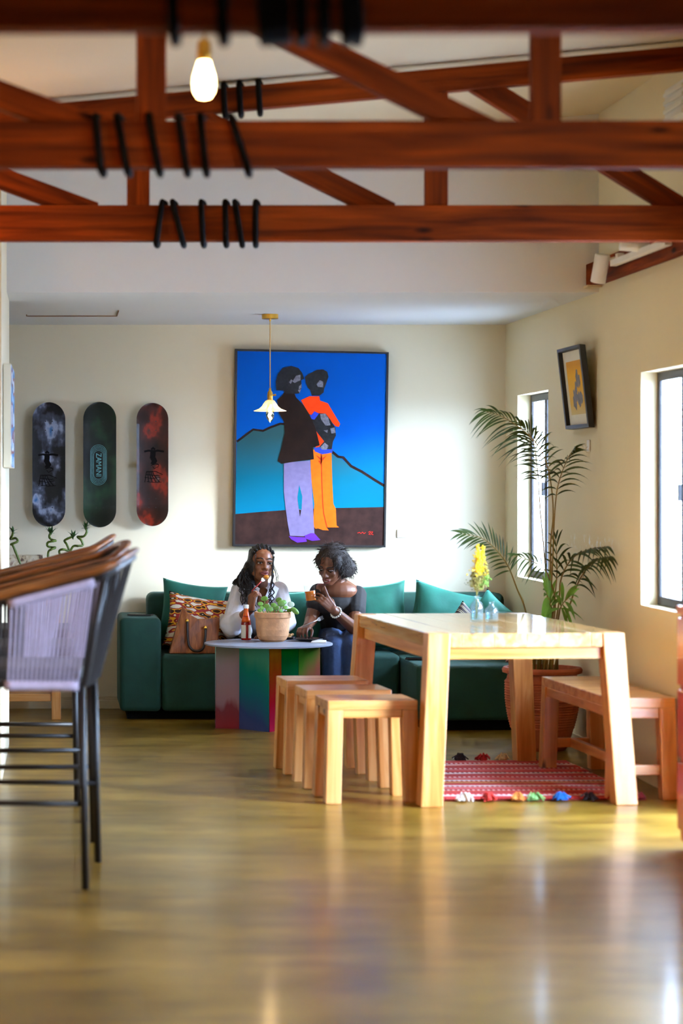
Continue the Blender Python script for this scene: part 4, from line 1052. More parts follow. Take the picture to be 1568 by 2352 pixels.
stem([Vector(BO)+Vector((0,0,0.02)), W(62,1330,d0), W(45,1290,d0), W(30,1254,d0), W(26,1250,d0-.03), W(40,1244,d0-.03), W(36,1236,d0+.03), W(24,1238,d0+.03), W(28,1230,d0), W(30,1222,d0)], 5)
stem([Vector(BO)+Vector((0.005,0,0.02)), W(107,1320,d0), W(110,1290,d0), W(111,1268,d0), W(118,1262,d0-.03), W(127,1258,d0), W(118,1257,d0+.03), W(109,1254,d0), W(110,1246,d0-.02), W(122,1243,d0-.03), W(128,1242,d0), W(118,1239,d0+.02), W(113,1232,d0), W(117,1222,d0)], 13)
stem([Vector(BO)+Vector((0.008,0.01,0.02)), W(131,1318,d0), W(140,1286,d0), W(136,1266,d0), W(146,1262,d0-.02), W(158,1265,d0), W(153,1250,d0), W(148,1242,d0+.02), W(158,1236,d0), W(168,1232,d0)], 8)
stem([Vector(BO)+Vector((0.012,-0.01,0.02)), W(142,1310,d0), W(155,1282,d0), W(167,1256,d0), W(180,1254,d0-.02), W(190,1252,d0), W(186,1240,d0), W(178,1233,d0+.02), W(192,1232,d0), W(199,1222,d0), W(197,1212,d0)], 9)

# ================================================================== BAR CHAIRS
M['cordl'] = plain('lavender_grey_cord', (192, 182, 206), 0.7, 0.1, 40)
M['cordd'] = plain('charcoal_cord', (44, 38, 34), 0.7, 0.1, 40)
M['darksteel'] = plain('dark_brown_steel', (26, 22, 20), 0.45)
M['armwood'] = wood('oiled_brown_armrest', (50, 26, 8), (112, 62, 20), (156, 92, 34), 0.45, knots=False, coat=0.2)
def barchair(loc, rz, label, hw=0.29):
    c = empty('bar_chair', loc, rz, label=label, cat='bar chair', group='corded bar chairs in a row along the counter')
    S = M['darksteel']
    for s in (-1, 1):
        MB().tube([(0.0, s*(hw+0.01), 0), (-0.015, s*hw, 0.71)], 0.0135, 10).build('leg', S, c, smooth=True)
        MB().tube([(-0.46, s*(hw+0.01), 0), (-0.43, s*hw, 0.71)], 0.0135, 10).build('leg', S, c, smooth=True)
        MB().tube([(-0.455, s*hw, 0.293), (-0.008, s*hw, 0.293)], 0.010, 8).build('footrest', S, c, smooth=True)
    MB().tube([(-0.455, -hw, 0.293), (-0.455, hw, 0.293)], 0.010, 8).build('footrest', S, c, smooth=True)
    MB().box((-0.45, -hw-0.01, 0.690), (0.0, hw+0.01, 0.715)).build('seat_frame', S, c, bevel=0.006)
    rbox('seat_pad', (-0.44, -hw+0.02, 0.712), (-0.02, hw-0.02, 0.76), M['cordd'], c, 0.02, 0.003)
    # wrap-around rail: low at the front, high at the back
    def rail(t):        # t 0..1 from near front round the back to far front
        if t < 0.36: u = t/0.36; return Vector((-0.42+0.48*u, -hw-0.02+0.0*u, 0.955+0.125*u))
        if t > 0.64: u = (1-t)/0.36; return Vector((-0.42+0.48*u, hw+0.02, 0.955+0.125*u))
        u = (t-0.36)/0.28; a = -math.pi/2+math.pi*u
        return Vector((0.06+0.085*math.cos(a), (hw+0.02)*math.sin(a), 1.08+0.055*math.cos(a)))
    P = [rail(i/40) for i in range(41)]
    MB().tube(P, 0.014, 8).build('rail', S, c, smooth=True)
    mbw = MB().tube([p+Vector((0,0,0.020)) for p in P], 0.026, 10, flat=0.5); mbw.build('armrest', M['armwood'], c, smooth=True)
    # cords from rail to seat frame
    def low(t):
        if t < 0.36: u = t/0.36; return Vector((-0.41+0.41*u, -hw-0.014, 0.70))
        if t > 0.64: u = (1-t)/0.36; return Vector((-0.41+0.41*u, hw+0.014, 0.70))
        u = (t-0.36)/0.28; a = -math.pi/2+math.pi*u
        return Vector((0.0+0.02*math.cos(a), (hw+0.014)*math.sin(a), 0.70))
    fr_, lt, bk_ = MB(), MB(), MB()
    n = 72
    for i in range(n+1):
        t = i/n; q, w_ = rail(t), low(t)
        (fr_ if (t < 0.115 or t > 0.885) else (lt if (t < 0.34 or t > 0.66) else bk_)).tube([w_, q], 0.0038, 6)
    fo = fr_.build('front_cords', M['cordd'], c); lo_ = lt.build('side_cords', M['cordl'], c); bo = bk_.build('back_cords', M['cordd'], c)
    for o_ in (fo, lo_, bo): o_['kind'] = 'stuff'
    ta = [0.115+0.225*i/10 for i in range(11)]
    for s in (0, 1):
        tt = [1-t for t in ta] if s else ta
        MB().tube([rail(t)+Vector((0,0,-0.012)) for t in tt], 0.019, 10).build('cord_binding', M['cordl'], c, smooth=True)
        MB().tube([low(t)+Vector((0,0,0.0)) for t in tt], 0.017, 10).build('cord_binding', M['cordl'], c, smooth=True)
    for s in (-1, 1):   # raked back posts
        MB().tube([(-0.005, s*hw, 0.70), (0.065, s*(hw+0.015), 1.08)], 0.013, 8).build('back_post', S, c, smooth=True)
    return c
barchair((0.115, 8.67, 0), R(-5.0), 'nearest bar chair with lavender cords at the left edge')
barchair((0.118, 9.76, 0), R(2.5), 'middle bar chair of the row, half hidden by the nearest')
barchair((0.085, 10.86, 0), R(-2), 'farthest bar chair of the row beside the white wall', 0.25)

# ================================================================== PALM in ribbed terracotta pot
pm = empty('potted_palm', (2.525, 12.72, 0), label='tall areca palm in ribbed terracotta pot by the far window', cat='plant')
prof = [(0.0, 0.0), (0.115, 0.0), (0.125, 0.01)]
for k in range(26):
    z = 0.02 + 0.33*k/25; r = 0.125 + 0.065*math.sin(min(1, z/0.30)*math.pi/2); 
    if z > 0.1: prof += [(r, z), (r+0.005, z+0.004), (r+0.005, z+0.008)]
    else: prof += [(r, z)]
prof += [(0.185, 0.37), (0.178, 0.395), (0.19, 0.40), (0.205, 0.405), (0.208, 0.42), (0.20, 0.432), (0.18, 0.432), (0.175, 0.40), (0.0, 0.39)]
MB().lathe(prof, 44).build('pot', M['terra'], pm)
MB().lathe([(0.0, 0.400), (0.174, 0.398)], 24).build('soil', M['soil'], pm)
PB = Vector((2.525, 12.72, 0))
def frond(pts, t0, lmax, nl, nrm, mat, stemr=0.0055, sides=(1,-1), droop=0.11, wid=0.0052, a0=54, a1=18, taper=True):
    nl = max(6, int(nl*0.68))
    P = spline([Vector(p)-PB for p in pts], 10); n = len(P)
    fr = MB().tube(P, [stemr*(1-0.75*i/n) for i in range(n)], 6).build('frond', M['palmstem'], pm, smooth=True)
    mb = MB(); nrm = Vector(nrm).normalized()
    for k in range(nl):
        t = t0+(1-t0)*(k/(nl-1)); i = min(n-2, int(t*(n-1))); p = P[i].lerp(P[i+1], t*(n-1)-i); tn = (P[i+1]-P[i]).normalized()
        sd = tn.cross(nrm).normalized(); u = (t-t0)/(1-t0)
        L = 1.18*lmax*(0.35+0.65*math.sin(math.pi*(0.22+0.68*u)))*random.uniform(.88, 1.08); a = R(a0+(a1-a0)*u)
        for s in sides:
            d = (sd*s*math.sin(a)+tn*math.cos(a)+nrm*random.uniform(-.1,.25)).normalized()
            tip = p+d*L; tip.x = min(tip.x, 2.735-PB.x)
            mb.add(*leaf(p, tip, wid*(0.8+0.4*random.random()), 7, 0.35, droop*L/0.2*random.uniform(.6,1.3), side=d.cross(nrm)))
    o = mb.build('leaflets', mat, fr, smooth=True, fix=False); return o
random.seed(11)
G, GL = M['palm'], M['palmyoung']
b0 = lambda dx, dy: PB+Vector((dx, dy, 0.39))
frond([b0(0,0), W(1262,1350,12.75), W(1264,1250,12.72), W(1270,1180,12.7), W(1263,1100,12.66), W(1243,1035,12.62), W(1205,992,12.55), W(1155,958,12.48), W(1116,945,12.42)], 0.50, 0.19, 34, (-0.35,-1,0.15), G)
frond([b0(-.02,.03), W(1256,1400,12.9), W(1250,1280,12.95), W(1240,1170,13.0), W(1234,1080,13.0), W(1222,1010,13.0), W(1195,975,13.0)], 0.62, 0.15, 24, (0.1,-1,0.1), G)
frond([b0(.02,.02), W(1268,1300,12.8), W(1272,1200,12.7), W(1280,1120,12.6), W(1300,1060,12.5), W(1318,1030,12.4)], 0.55, 0.16, 20, (0.3,-1,0.4), G, sides=(1,-1))
frond([b0(-.04,-.02), W(1208,1410,12.55), W(1186,1350,12.5), W(1166,1300,12.45), W(1138,1262,12.4), W(1106,1236,12.35), W(1062,1226,12.3)], 0.46, 0.13, 26, (0.3,-1,0.5), G, droop=0.05)
frond([b0(.03,0), W(1282,1390,12.7), W(1288,1330,12.65), W(1312,1285,12.6), W(1350,1262,12.35), W(1390,1256,12.05)], 0.42, 0.13, 18, (0.1,-1,0.5), G, wid=0.007)
frond([b0(.05,-.03), W(1300,1420,12.6), W(1322,1350,12.5), W(1348,1305,12.35), W(1378,1284,12.1), W(1396,1278,11.95)], 0.42, 0.13, 18, (0.1,-1,0.6), G, droop=0.16, wid=0.007)
frond([b0(0,-.05), W(1274,1400,12.5), W(1262,1330,12.4), W(1240,1300,12.35), W(1210,1285,12.3), W(1180,1275,12.25)], 0.5, 0.11, 14, (0.2,-1,0.4), G)
frond([b0(.03,.05), W(1276,1350,12.9), W(1278,1290,12.9), W(1276,1240,12.9)], 0.4, 0.17, 8, (0,-1,0.2), G, a0=35, a1=10)
frond([b0(-.01,-.08), W(1268,1420,12.45), W(1262,1385,12.4), W(1254,1362,12.35)], 0.55, 0.17, 11, (0.1,-0.7,0.6), GL, a0=110, a1=20, droop=0.06, wid=0.010)
frond([b0(.03,-.08), W(1282,1420,12.42), W(1290,1390,12.36), W(1308,1370,12.3)], 0.5, 0.16, 9, (0.1,-0.7,0.6), GL, a0=95, a1=20, droop=0.08, wid=0.010)
for k in range(7):
    x, y = random.uniform(-.09,.09), random.uniform(-.09,.06)
    MB().tube([(x, y, 0.39), (x*0.9+0.01, y, 0.55), (x*0.6, y*0.8, 0.70)], [0.008, 0.007, 0.005], 7).build('cane', M['palmstem'], pm, smooth=True)

# ================================================================== VASES AND FLOWERS on the dining table
M['vaseglass'] = clear('pale_blue_bottle_glass', (236, 246, 250), 0.22, 0.04, tintmix=0.03)
ZV = 0.7465
def vase(loc, h, r, nr, label, nm):
    v_ = empty(nm, loc, label=label, cat='vase', group='small glass bottle vases on the dining table')
    MB().lathe([(0.0,0.003),(r*0.85,0.003),(r,0.012),(r,h*0.55),(r*0.92,h*0.66),(nr*1.3,h*0.78),(nr,h*0.84),(nr,h*0.97),(nr*1.25,h),(nr*1.05,h),(nr*0.8,h*0.96),(nr*0.8,h*0.84),(r*0.82,h*0.64),(r*0.9,h*0.52),(r*0.88,0.02),(0,0.012)], 32).build('bottle', M['vaseglass'], v_, smooth=True)
    MB().lathe([(0.0,0.014),(r*0.86,0.014),(r*0.86,h*0.38),(0.0,h*0.38)], 24).build('water', clear('vase_water', (222,242,244), 0.1, 0.02, tintmix=0.02), v_)
    return v_
V1 = Vector((1.944, 11.33, ZV)); V2 = Vector((2.018, 11.36, ZV))
vase(V1, 0.125, 0.031, 0.011, 'taller clear bottle vase holding yellow flowers', 'bottle_vase'); vase(V2, 0.095, 0.032, 0.012, 'squat clear bottle vase to the right of the yellow flowers', 'bottle_vase')
M['yellow'] = plain('goldenrod_yellow', (246, 206, 24), 0.6, 0.15, 60); M['olive'] = plain('dry_flower_olive', (120, 112, 46), 0.7, 0.3, 60)
fl = empty('flower_bunch', V1+Vector((0,0,0.02)), label='bunch of yellow goldenrod and dry sprigs in the taller vase', cat='flowers')
random.seed(9)
def plume(base, tip, mat, dens, rr, br):
    base = Vector(base); tip = Vector(tip); mid = base.lerp(tip, .5)+Vector((random.uniform(-.01,.01), 0, 0))
    P = spline([(random.uniform(-.004,.004), random.uniform(-.004,.004), 0.0), (0, 0, 0.10), base, mid, tip], 5)
    s_ = MB().tube(P, 0.0018, 5).build('stem', M['olive'], fl)
    mb = MB()
    for k in range(dens):
        u = random.random()**0.8; c = base.lerp(tip, u)+Vector((random.gauss(0, rr*(1.15-u)), random.gauss(0, rr*(1.15-u)), random.uniform(-.005,.005)))
        q = br*random.uniform(.6,1.4)
        mb.ball(c, (q, q, q*1.2), None, 6, 4)
        if k % 3 == 0: mb.tube([base.lerp(tip, max(0, u-0.1)), c], 0.0007, 4)
    o = mb.build('blossom', mat, s_, fix=False); o['kind'] = 'stuff'
plume((0.004,0,0.22), (0.004,0,0.345), M['yellow'], 200, 0.013, 0.0028)
plume((0.016,0.01,0.22), (0.032,0.01,0.335), M['yellow'], 160, 0.012, 0.0028)
plume((0.0,-0.01,0.20), (0.010,-0.01,0.285), M['yellow'], 150, 0.016, 0.003)
plume((-0.006,0,0.15), (-0.012,0,0.215), M['olive'], 170, 0.020, 0.003)
plume((0.012,0,0.14), (0.045,0,0.25), M['olive'], 150, 0.018, 0.0028)
plume((0.014,0.01,0.14), (0.052,0.01,0.20), M['succ'], 120, 0.018, 0.003)
plume((-0.002,-0.01,0.13), (0.0,-0.01,0.20), M['olive'], 160, 0.016, 0.003)

# ================================================================== PEOPLE
def skinmat(name, rgb):
    c = lin(rgb); m, nt, b = newmat(name); mp = coords(nt)
    nz = N(nt, 'ShaderNodeTexNoise', Scale=14.0, Detail=4.0); nt.links.new(mp.outputs[0], nz.inputs['Vector'])
    rp = ramp(nt, [(0.3, tuple(x*0.88 for x in c)), (0.7, tuple(x*1.1 for x in c))]); nt.links.new(nz.outputs['Fac'], rp.inputs[0]); nt.links.new(rp.outputs[0], b.inputs['Base Color'])
    b.inputs['Roughness'].default_value = 0.42; b.inputs['Subsurface Weight'].default_value = 0.08; b.inputs['Subsurface Radius'].default_value = (0.01, 0.004, 0.002)
    return m
SKA, SKB = skinmat('warm_brown_skin', (132, 78, 46)), skinmat('deep_brown_skin', (112, 68, 46))
M['shirt'] = plain('white_cotton_shirt', (226, 224, 232), 0.8, 0.04, 10, 0.5, bscale=16)
M['tee'] = plain('charcoal_tshirt', (30, 27, 27), 0.85, 0.15, 20, 0.3, bscale=18)
M['jeans'] = plain('blue_denim', (54, 74, 112), 0.85, 0.35, 10, 0.3, bscale=40)
M['trouser'] = plain('navy_black_trousers', (26, 26, 38), 0.85, 0.15, 20)
M['hair'] = plain('black_brown_hair', (24, 17, 14), 0.5, 0.3, 60, 0.4, bscale=150)
M['hairb'] = plain('soft_black_hair', (44, 35, 30), 0.75, 0.3, 60, 0.6, bscale=220)
M['eyew'] = plain('eye_white', (214, 204, 196), 0.3, 0.03); M['iris'] = plain('dark_iris', (24, 14, 10), 0.2)
M['lipA'] = plain('plum_lips', (122, 52, 50), 0.35); M['lipB'] = plain('brown_lips', (126, 62, 54), 0.4); M['teeth'] = plain('teeth', (226, 214, 196), 0.3)
M['shoe'] = plain('dark_shoe', (28, 24, 26), 0.5)

def remesh(mb, name, mat, parent, voxel=0.005, smooth=6, fac=0.5):
    o = mb.build(name+'_raw', mat)
    r = o.modifiers.new('r', 'REMESH'); r.mode = 'VOXEL'; r.voxel_size = voxel
    s = o.modifiers.new('s', 'SMOOTH'); s.factor = fac; s.iterations = smooth
    bpy.context.view_layer.update()
    me = bpy.data.meshes.new_from_object(o.evaluated_get(bpy.context.evaluated_depsgraph_get()))
    bpy.data.objects.remove(o)
    me.name = name; me.materials.clear(); me.materials.append(mat); me.shade_smooth()
    q = bpy.data.objects.new(name, me); COL.objects.link(q); q.parent = parent
    return q
def hand(mb, wrist, a, n, ts, curls, sc=1.0, point_index=False, spread=0.10):
    wrist = Vector(wrist); a = Vector(a).normalized(); n = Vector(n); n = (n - a*n.dot(a)).normalized(); l = a.cross(n).normalized()
    offs = [0.030, 0.010, -0.010, -0.028]; lens = [0.072, 0.080, 0.074, 0.058]
    for k in range(4):
        off = offs[k]*ts*sc; kb_ = wrist + a*(0.082-0.004*abs(k-1))*sc + l*off
        mb.cap(wrist + l*off*0.55 + a*0.008, 0.0155*sc, kb_, 0.0115*sc)
        p = kb_; ang = 0; cc = curls if not (point_index and k == 0) else (8, 8, 6)
        for j, fr_ in enumerate((0.45, 0.30, 0.25)):
            ang += R(cc[j]); d = (a*math.cos(ang) + n*math.sin(ang) + l*(ts*spread*(1.2-k)*0.6)).normalized()
            if point_index and k == 0: d = (a*math.cos(ang) + l*ts*0.45).normalized()
            q = p + d*lens[k]*fr_*sc
            mb.cap(p, (0.0098-0.0012*j)*sc, q, (0.0088-0.0012*j)*sc, 10); p = q
    b = wrist + a*0.022*sc + l*ts*0.022*sc
    d1 = (a*0.62 + l*ts*0.62 + n*0.45).normalized(); m_ = b + d1*0.042*sc; d2 = (a*0.85 + l*ts*0.15 + n*0.55).normalized(); e_ = m_ + d2*0.03*sc; f_ = e_ + (a*0.8+n*0.6).normalized()*0.02*sc
    mb.cap(b, 0.015*sc, m_, 0.0105*sc); mb.cap(m_, 0.0105*sc, e_, 0.0095*sc); mb.cap(e_, 0.0095*sc, f_, 0.008*sc)
def head(mb, T):
    P = lambda x, y, z: T @ Vector((x, y, z)); Rm = T.to_3x3()
    B = lambda c, r: mb.ball(P(*c), r, Rm, 24, 16)
    B((0, .016, .034), (.071, .087, .077)); B((0, -.020, -.030), (.058, .062, .072)); B((0, -.052, -.088), (.026, .024, .021))
    for s in (-1, 1):
        mb.cap(P(s*.048, .002, -.052), .020, P(s*.014, -.052, -.090), .017); B((s*.034, -.056, -.022), (.022, .018, .022)); B((s*.071, .012, -.012), (.009, .019, .030))
        B((s*.012, -.084, -.031), (.009, .010, .008))
        mb.cap(P(s*.010, -.076, .024), .010, P(s*.040, -.064, .022), .010)
    mb.cap(P(0, -.078, .012), .008, P(0, -.096, -.026), .0115)
    mb.cap(P(-.016, -.074, -.056), .012, P(.016, -.074, -.056), .012)
def face(T, parent, lip, skin, closed=0.5, teeth=False):
    P = lambda x, y, z: T @ Vector((x, y, z)); Rm = T.to_3x3()
    for s in (-1, 1):
        MB().ball(P(s*.031, -.0675, .004), (.0145, .011, .0085*(1-closed*.45)), Rm, 16, 10).build('eye', M['eyew'], parent, smooth=True)
        MB().ball(P(s*.031+.001, -.0765, .002), (.0066, .004, .0066*(1-closed*.3)), Rm, 12, 8).build('iris', M['iris'], parent, smooth=True)
        MB().tube(spline([P(s*.015, -.078, .008), P(s*.031, -.0815, .0125-.006*closed), P(s*.047, -.072, .007)], 4), [.0028]*9, 6).build('eyelid', M['iris'], parent, smooth=True)
        MB().tube(spline([P(s*.013, -.084, .027), P(s*.030, -.083, .034), P(s*.050, -.068, .028)], 4), [.0032, .0036, .004, .004, .0038, .0034, .003, .0024, .0016], 6).build('eyebrow', M['hair'], parent, smooth=True)
    MB().tube(spline([P(-.026, -.074, -.058), P(-.010, -.087, -.052), P(0, -.088, -.054), P(.010, -.087, -.052), P(.026, -.074, -.058)], 4), [.002]+[.0055]*15+[.002], 8).build('upper_lip', lip, parent, smooth=True)
    MB().tube(spline([P(-.024, -.074, -.060), P(0, -.087, -.068 - (.006 if teeth else 0)), P(.024, -.074, -.060)], 6), [.002]+[.0065]*11+[.002], 8).build('lower_lip', lip, parent, smooth=True)
    if teeth: MB().tube(spline([P(-.018, -.079, -.060), P(0, -.0865, -.062), P(.018, -.079, -.060)], 4), .0035, 6).build('teeth', M['teeth'], parent, smooth=True)
def headmat(loc, yaw, pitch, roll, sc=1.0):
    return Matrix.Translation(loc) @ Matrix.Rotation(R(yaw), 4, 'Z') @ Matrix.Rotation(R(pitch), 4, 'X') @ Matrix.Rotation(R(roll), 4, 'Y') @ Matrix.Scale(sc, 4)
def leg(mbs, mbb, hip, knee, ankle, r=(.085, .06, .045)):
    mbs.cap(hip, r[0], knee, r[1]); mbs.cap(knee, r[1], ankle, r[2])
    toe = Vector(ankle) + Vector((0.0, -0.11, -0.055)); heel = Vector(ankle) + Vector((0, .02, -0.05))
    mbb.cap(heel, .034, toe, .03)

# ---- woman in the white shirt
wa = empty('person', (1.19, 14.5, 0), label='woman in white shirt with long braids eating with a fork', cat='person')
OA = Vector((1.19, 14.5, 0))
def loc_(mb): mb.v = [tuple(Vector(p)-OA_) for p in mb.v]; return mb
def build_rm(mb, *a, **k):
    mb.v = [tuple(Vector(p)-CUR) for p in mb.v]; return remesh(mb, *a, **k)
CUR = OA
hipA = Vector((1.195, 14.70, .475)); shA = W(596, 1352, 14.45)
rs, re_, rw_ = W(550, 1358, 14.46), W(532, 1440, 14.30), W(576, 1398, 14.17)
ls, le, lw = W(640, 1358, 14.46), W(658, 1432, 14.36), W(624, 1456, 14.24)
TA = headmat(W(601, 1296, 14.33), 10, -4, 4, 0.96)
mb = MB(); head(mb, TA)
mb.cap(TA @ Vector((0, .03, -.05)), .048, shA+Vector((0, -.005, .03)), .052)
mb.cap(hipA, .13, shA+Vector((0, .05, -.08)), .10); mb.cap(rs, .042, ls, .042)
mb.ball(W(604, 1372, 14.35), (.040, .028, .062))                       # skin in the open neck
mb.cap(rs, .045, re_, .038); mb.cap(re_, .037, rw_, .025); mb.cap(ls, .045, le, .038); mb.cap(le, .037, lw, .025)
hand(mb, rw_, (0.10, -.05, 1), (.75, .35, .25), 1, (42, 55, 40), 0.92)
hand(mb, lw, (-.75, -.6, -.05), (0, 0, -1), -1, (20, 25, 20), 0.92)
for s, kx in ((-1, 1.09), (1, 1.28)):
    mb.cap(hipA+Vector((s*.08, 0, 0)), .07, (kx, 14.33, .43), .045); mb.cap((kx, 14.33, .43), .045, (kx, 14.27, .10), .035)
bodyA = build_rm(mb, 'body', SKA, wa, voxel=.0042, smooth=4)
TAl = Matrix.Translation(-OA) @ TA
face(TAl, bodyA, M['lipA'], SKA, 0.75)
mb = MB(); mb.cap(hipA+Vector((0, .02, .0)), .150, shA+Vector((0, .045, -.085)), .128); mb.cap(rs+Vector((.01, .01, -.005)), .058, ls+Vector((-.01, .01, -.005)), .058)
mb.cap(rs, .060, re_, .062); mb.ball(re_+Vector((-.005, 0, .012)), (.066, .06, .06)); mb.cap(re_, .058, re_.lerp(rw_, .42), .050)
mb.cap(ls, .060, le, .056); mb.cap(le, .055, le.lerp(lw, .5), .048)
mb.cap(W(548, 1425, 14.36), .05, W(560, 1448, 14.34), .05); mb.cap(W(520, 1430, 14.5), .055, W(530, 1450, 14.46), .05)
for v_i, v_ in enumerate(mb.v):
    p_ = Vector(v_); mb.v[v_i] = tuple(p_ + Vector((mnoise.noise(p_*11), mnoise.noise(p_*11+Vector((5,5,5))), 0))*0.010)
build_rm(mb, 'shirt', M['shirt'], wa, voxel=.006, smooth=2)
for pts in ([W(582,1344,14.33), W(596,1352,14.30), W(588,1385,14.285), W(568,1368,14.32)], [W(622,1340,14.33), W(606,1376,14.285), W(630,1376,14.30), W(640,1352,14.35)]):
    MB().prism([p-OA for p in pts], (0.002, 0.008, 0.002)).build('collar', M['shirt'], wa, bevel=0.002)
mb = MB(); mbb = MB()
for s, kx in ((-1, 1.09), (1, 1.28)): leg(mb, mbb, hipA+Vector((s*.08, 0, -.005)), Vector((kx, 14.33, .43)), Vector((kx, 14.28, .09)))
mb.cap(hipA+Vector((-.06, .0, 0)), .11, hipA+Vector((.06, .0, 0)), .11)
build_rm(mb, 'trousers', M['trouser'], wa, voxel=.008, smooth=4); mbb.v = [tuple(Vector(p)-OA) for p in mbb.v]; mbb.build('shoes', M['shoe'], wa, smooth=True)
# hair: cap plus braids
mb = MB(); PA = lambda x, y, z: TA @ Vector((x, y, z)); RA = TA.to_3x3()
mb.ball(PA(0, .030, .046), (.079, .088, .076), RA, 24, 16); mb.ball(PA(-.052, .03, -.01), (.036, .06, .075), RA); mb.ball(PA(.058, .045, -.01), (.022, .045, .065), RA)
mb.cap(PA(-.058, .04, -.02), .045, W(556, 1340, 14.42), .035); mb.cap(W(572, 1325, 14.38), .035, W(577, 1375, 14.33), .030)
hairA = build_rm(mb, 'hair', M['hair'], wa, voxel=.005, smooth=3)
random.seed(31)
def braid(mb, pts, r, wav, n=30):
    P = spline(pts, 8); ph = random.uniform(0, 6); out = []
    for i, p in enumerate(P):
        u = i/len(P); out.append(p + Vector((math.sin(i*1.05+ph), math.cos(i*1.05+ph)*.6, 0))*wav*u)
    mb.tube(out, [r*(1-.45*i/len(out)) for i in range(len(out))], 6)
mb = MB()
for k in range(46):
    u = random.random(); x0 = -.078+.05*u
    st_ = PA(x0, -.02+.07*random.random(), .05-.05*abs(x0)/.07+random.uniform(-.02,.03))
    ex, ey = random.uniform(552, 590), random.uniform(1350, 1396)
    braid(mb, [st_, W(566+random.uniform(-14, 10), 1318+random.uniform(-8,8), 14.34+random.uniform(-.02,.06)), W(566+random.uniform(-16, 16), 1345, 14.31+random.uniform(0,.05)), W(ex, ey, 14.29+random.uniform(0,.05))], .0042, .007)
for k in range(14):
    braid(mb, [PA(-.07, .06, .0), W(558-random.uniform(0,10), 1322+random.uniform(-4,6), 14.42), W(546-random.uniform(0,10), 1334+random.uniform(-4,8), 14.42), W(542-random.uniform(-4,8), 1338+random.uniform(0,8), 14.43)], .0032, .006)
for k in range(8):
    x_ = random.uniform(-5, 5); f0 = PA(.062+.008*random.random(), -.045+.02*random.random(), .05)
    braid(mb, [f0, W(627+x_*.3, 1300, 14.27), W(626+x_*.4, 1330, 14.25), W(625+x_*1.2, 1355, 14.25), W(624+x_*1.3, 1375, 14.25), W(626+x_*.6, 1392, 14.26)], .0034, .009)
for k in range(5):
    braid(mb, [PA(.07, .03, .02), W(634+random.uniform(-2,4), 1318, 14.36), W(636+random.uniform(-3,4), 1336, 14.36)], .0018, .004)
braid(mb, [PA(-.055, -.055, .06), W(585, 1300, 14.27), W(584, 1330, 14.27)], .0026, .002)
for s in range(7):      # cornrow partings over the crown
    a_ = -60+s*20; mb.tube(spline([PA(.072*math.sin(R(a_)), -.042, .085*math.cos(R(a_))*.55+.045), PA(.08*math.sin(R(a_)), .03, .076*math.cos(R(a_))+.048), PA(.07*math.sin(R(a_)), .10, .03)], 6), .006, 6)
mb.v = [tuple(Vector(p)-OA) for p in mb.v]; bo = mb.build('braids', M['hair'], hairA, smooth=True, fix=False); bo['kind'] = 'stuff'
# earring and bracelet
MB().ball(PA(.074, -.004, -.045)-OA, (.006, .006, .008)).build('earring', M['brass'], wa, smooth=True)
MB().tube([rw_-OA + Vector((math.cos(a)*.029, math.sin(a)*.029, -.012+.003*math.sin(a))) for a in [i*math.pi/8 for i in range(16)]], .004, 6, closed=True).build('bracelet', M['black'], wa, smooth=True)
# fork with a bite
def fork(name, p0, p1, label, bite=False, mh=None, roll=Vector((0,-1,0))):
    p0, p1 = Vector(p0), Vector(p1); d = (p1-p0).normalized(); sd = d.cross(roll).normalized(); L = (p1-p0).length
    e = empty(name, p0, label=label, cat='fork')
    MB().tube([Vector((0,0,0)), d*L*.45, d*L*.72], [.0045, .004, .003], 8).build('handle', mh, e, smooth=True)
    st_ = plain(name+'_steel', (206, 204, 204), .25, .03, metal=0.8)
    mb = MB().prism([d*L*.70-sd*.004, d*L*.78-sd*.011, d*L*.86-sd*.011, d*L*.86+sd*.011, d*L*.78+sd*.011, d*L*.70+sd*.004], roll*0.002); mb.build('neck', st_, e)
    for k in range(4):
        o_ = (k-1.5)*.0064; MB().tube([d*L*.85+sd*o_, d*L+sd*o_*.9], [.0018, .0012], 6).build('tine', st_, e)
    if bite: MB().ball(d*L*1.02+sd*.002, (.016, .013, .012)).build('bite_of_food', plain('orange_food', (224, 138, 30), .5, .25, 60), e, smooth=True)
    return e
fork('fork', W(578, 1358, 14.185), W(610, 1325, 14.215), 'fork with an orange bite held at the lips of the braided woman', True, plain('red_fork_handle', (170, 40, 26), .35))

# ---- woman in the black t-shirt
wb = empty('person', (1.68, 14.5, 0), label='woman in black t-shirt and jeans raising a glass of juice', cat='person')
OB = Vector((1.68, 14.5, 0)); CUR = OB
hipB = Vector((1.715, 14.68, .475)); shB = W(778, 1352, 14.45)
ls, le, lw = W(818, 1364, 14.45), W(816, 1446, 14.26), W(766, 1402, 14.08)
rs, re_, rw_ = W(733, 1358, 14.46), W(714, 1424, 14.42), W(705, 1440, 14.26)
TB = headmat(W(760, 1300, 14.34), -34, 24, 8, 0.97)
mb = MB(); head(mb, TB)
mb.cap(TB @ Vector((0, .035, -.05)), .047, shB+Vector((-.004, -.02, .02)), .055)
mb.cap(hipB, .125, shB+Vector((0, .05, -.08)), .10); mb.cap(rs+Vector((.01, 0, .004)), .045, ls+Vector((-.012, 0, .006)), .046)
mb.ball(shB+Vector((-.002, -.045, -.012)), (.105, .062, .060))
mb.cap(shB+Vector((.0, .0, .03)), .05, ls+Vector((-.03, 0, .022)), .04)
mb.cap(ls, .050, le, .042); mb.cap(le, .042, lw, .026); mb.cap(rs, .047, re_, .040); mb.cap(re_, .038, rw_, .026)
GL_ = W(716, 1363, 14.10)
hand(mb, lw, (-.66, .02, .75), (-.35, .95, -.25), -1, (14, 30, 26), 0.95, point_index=True)
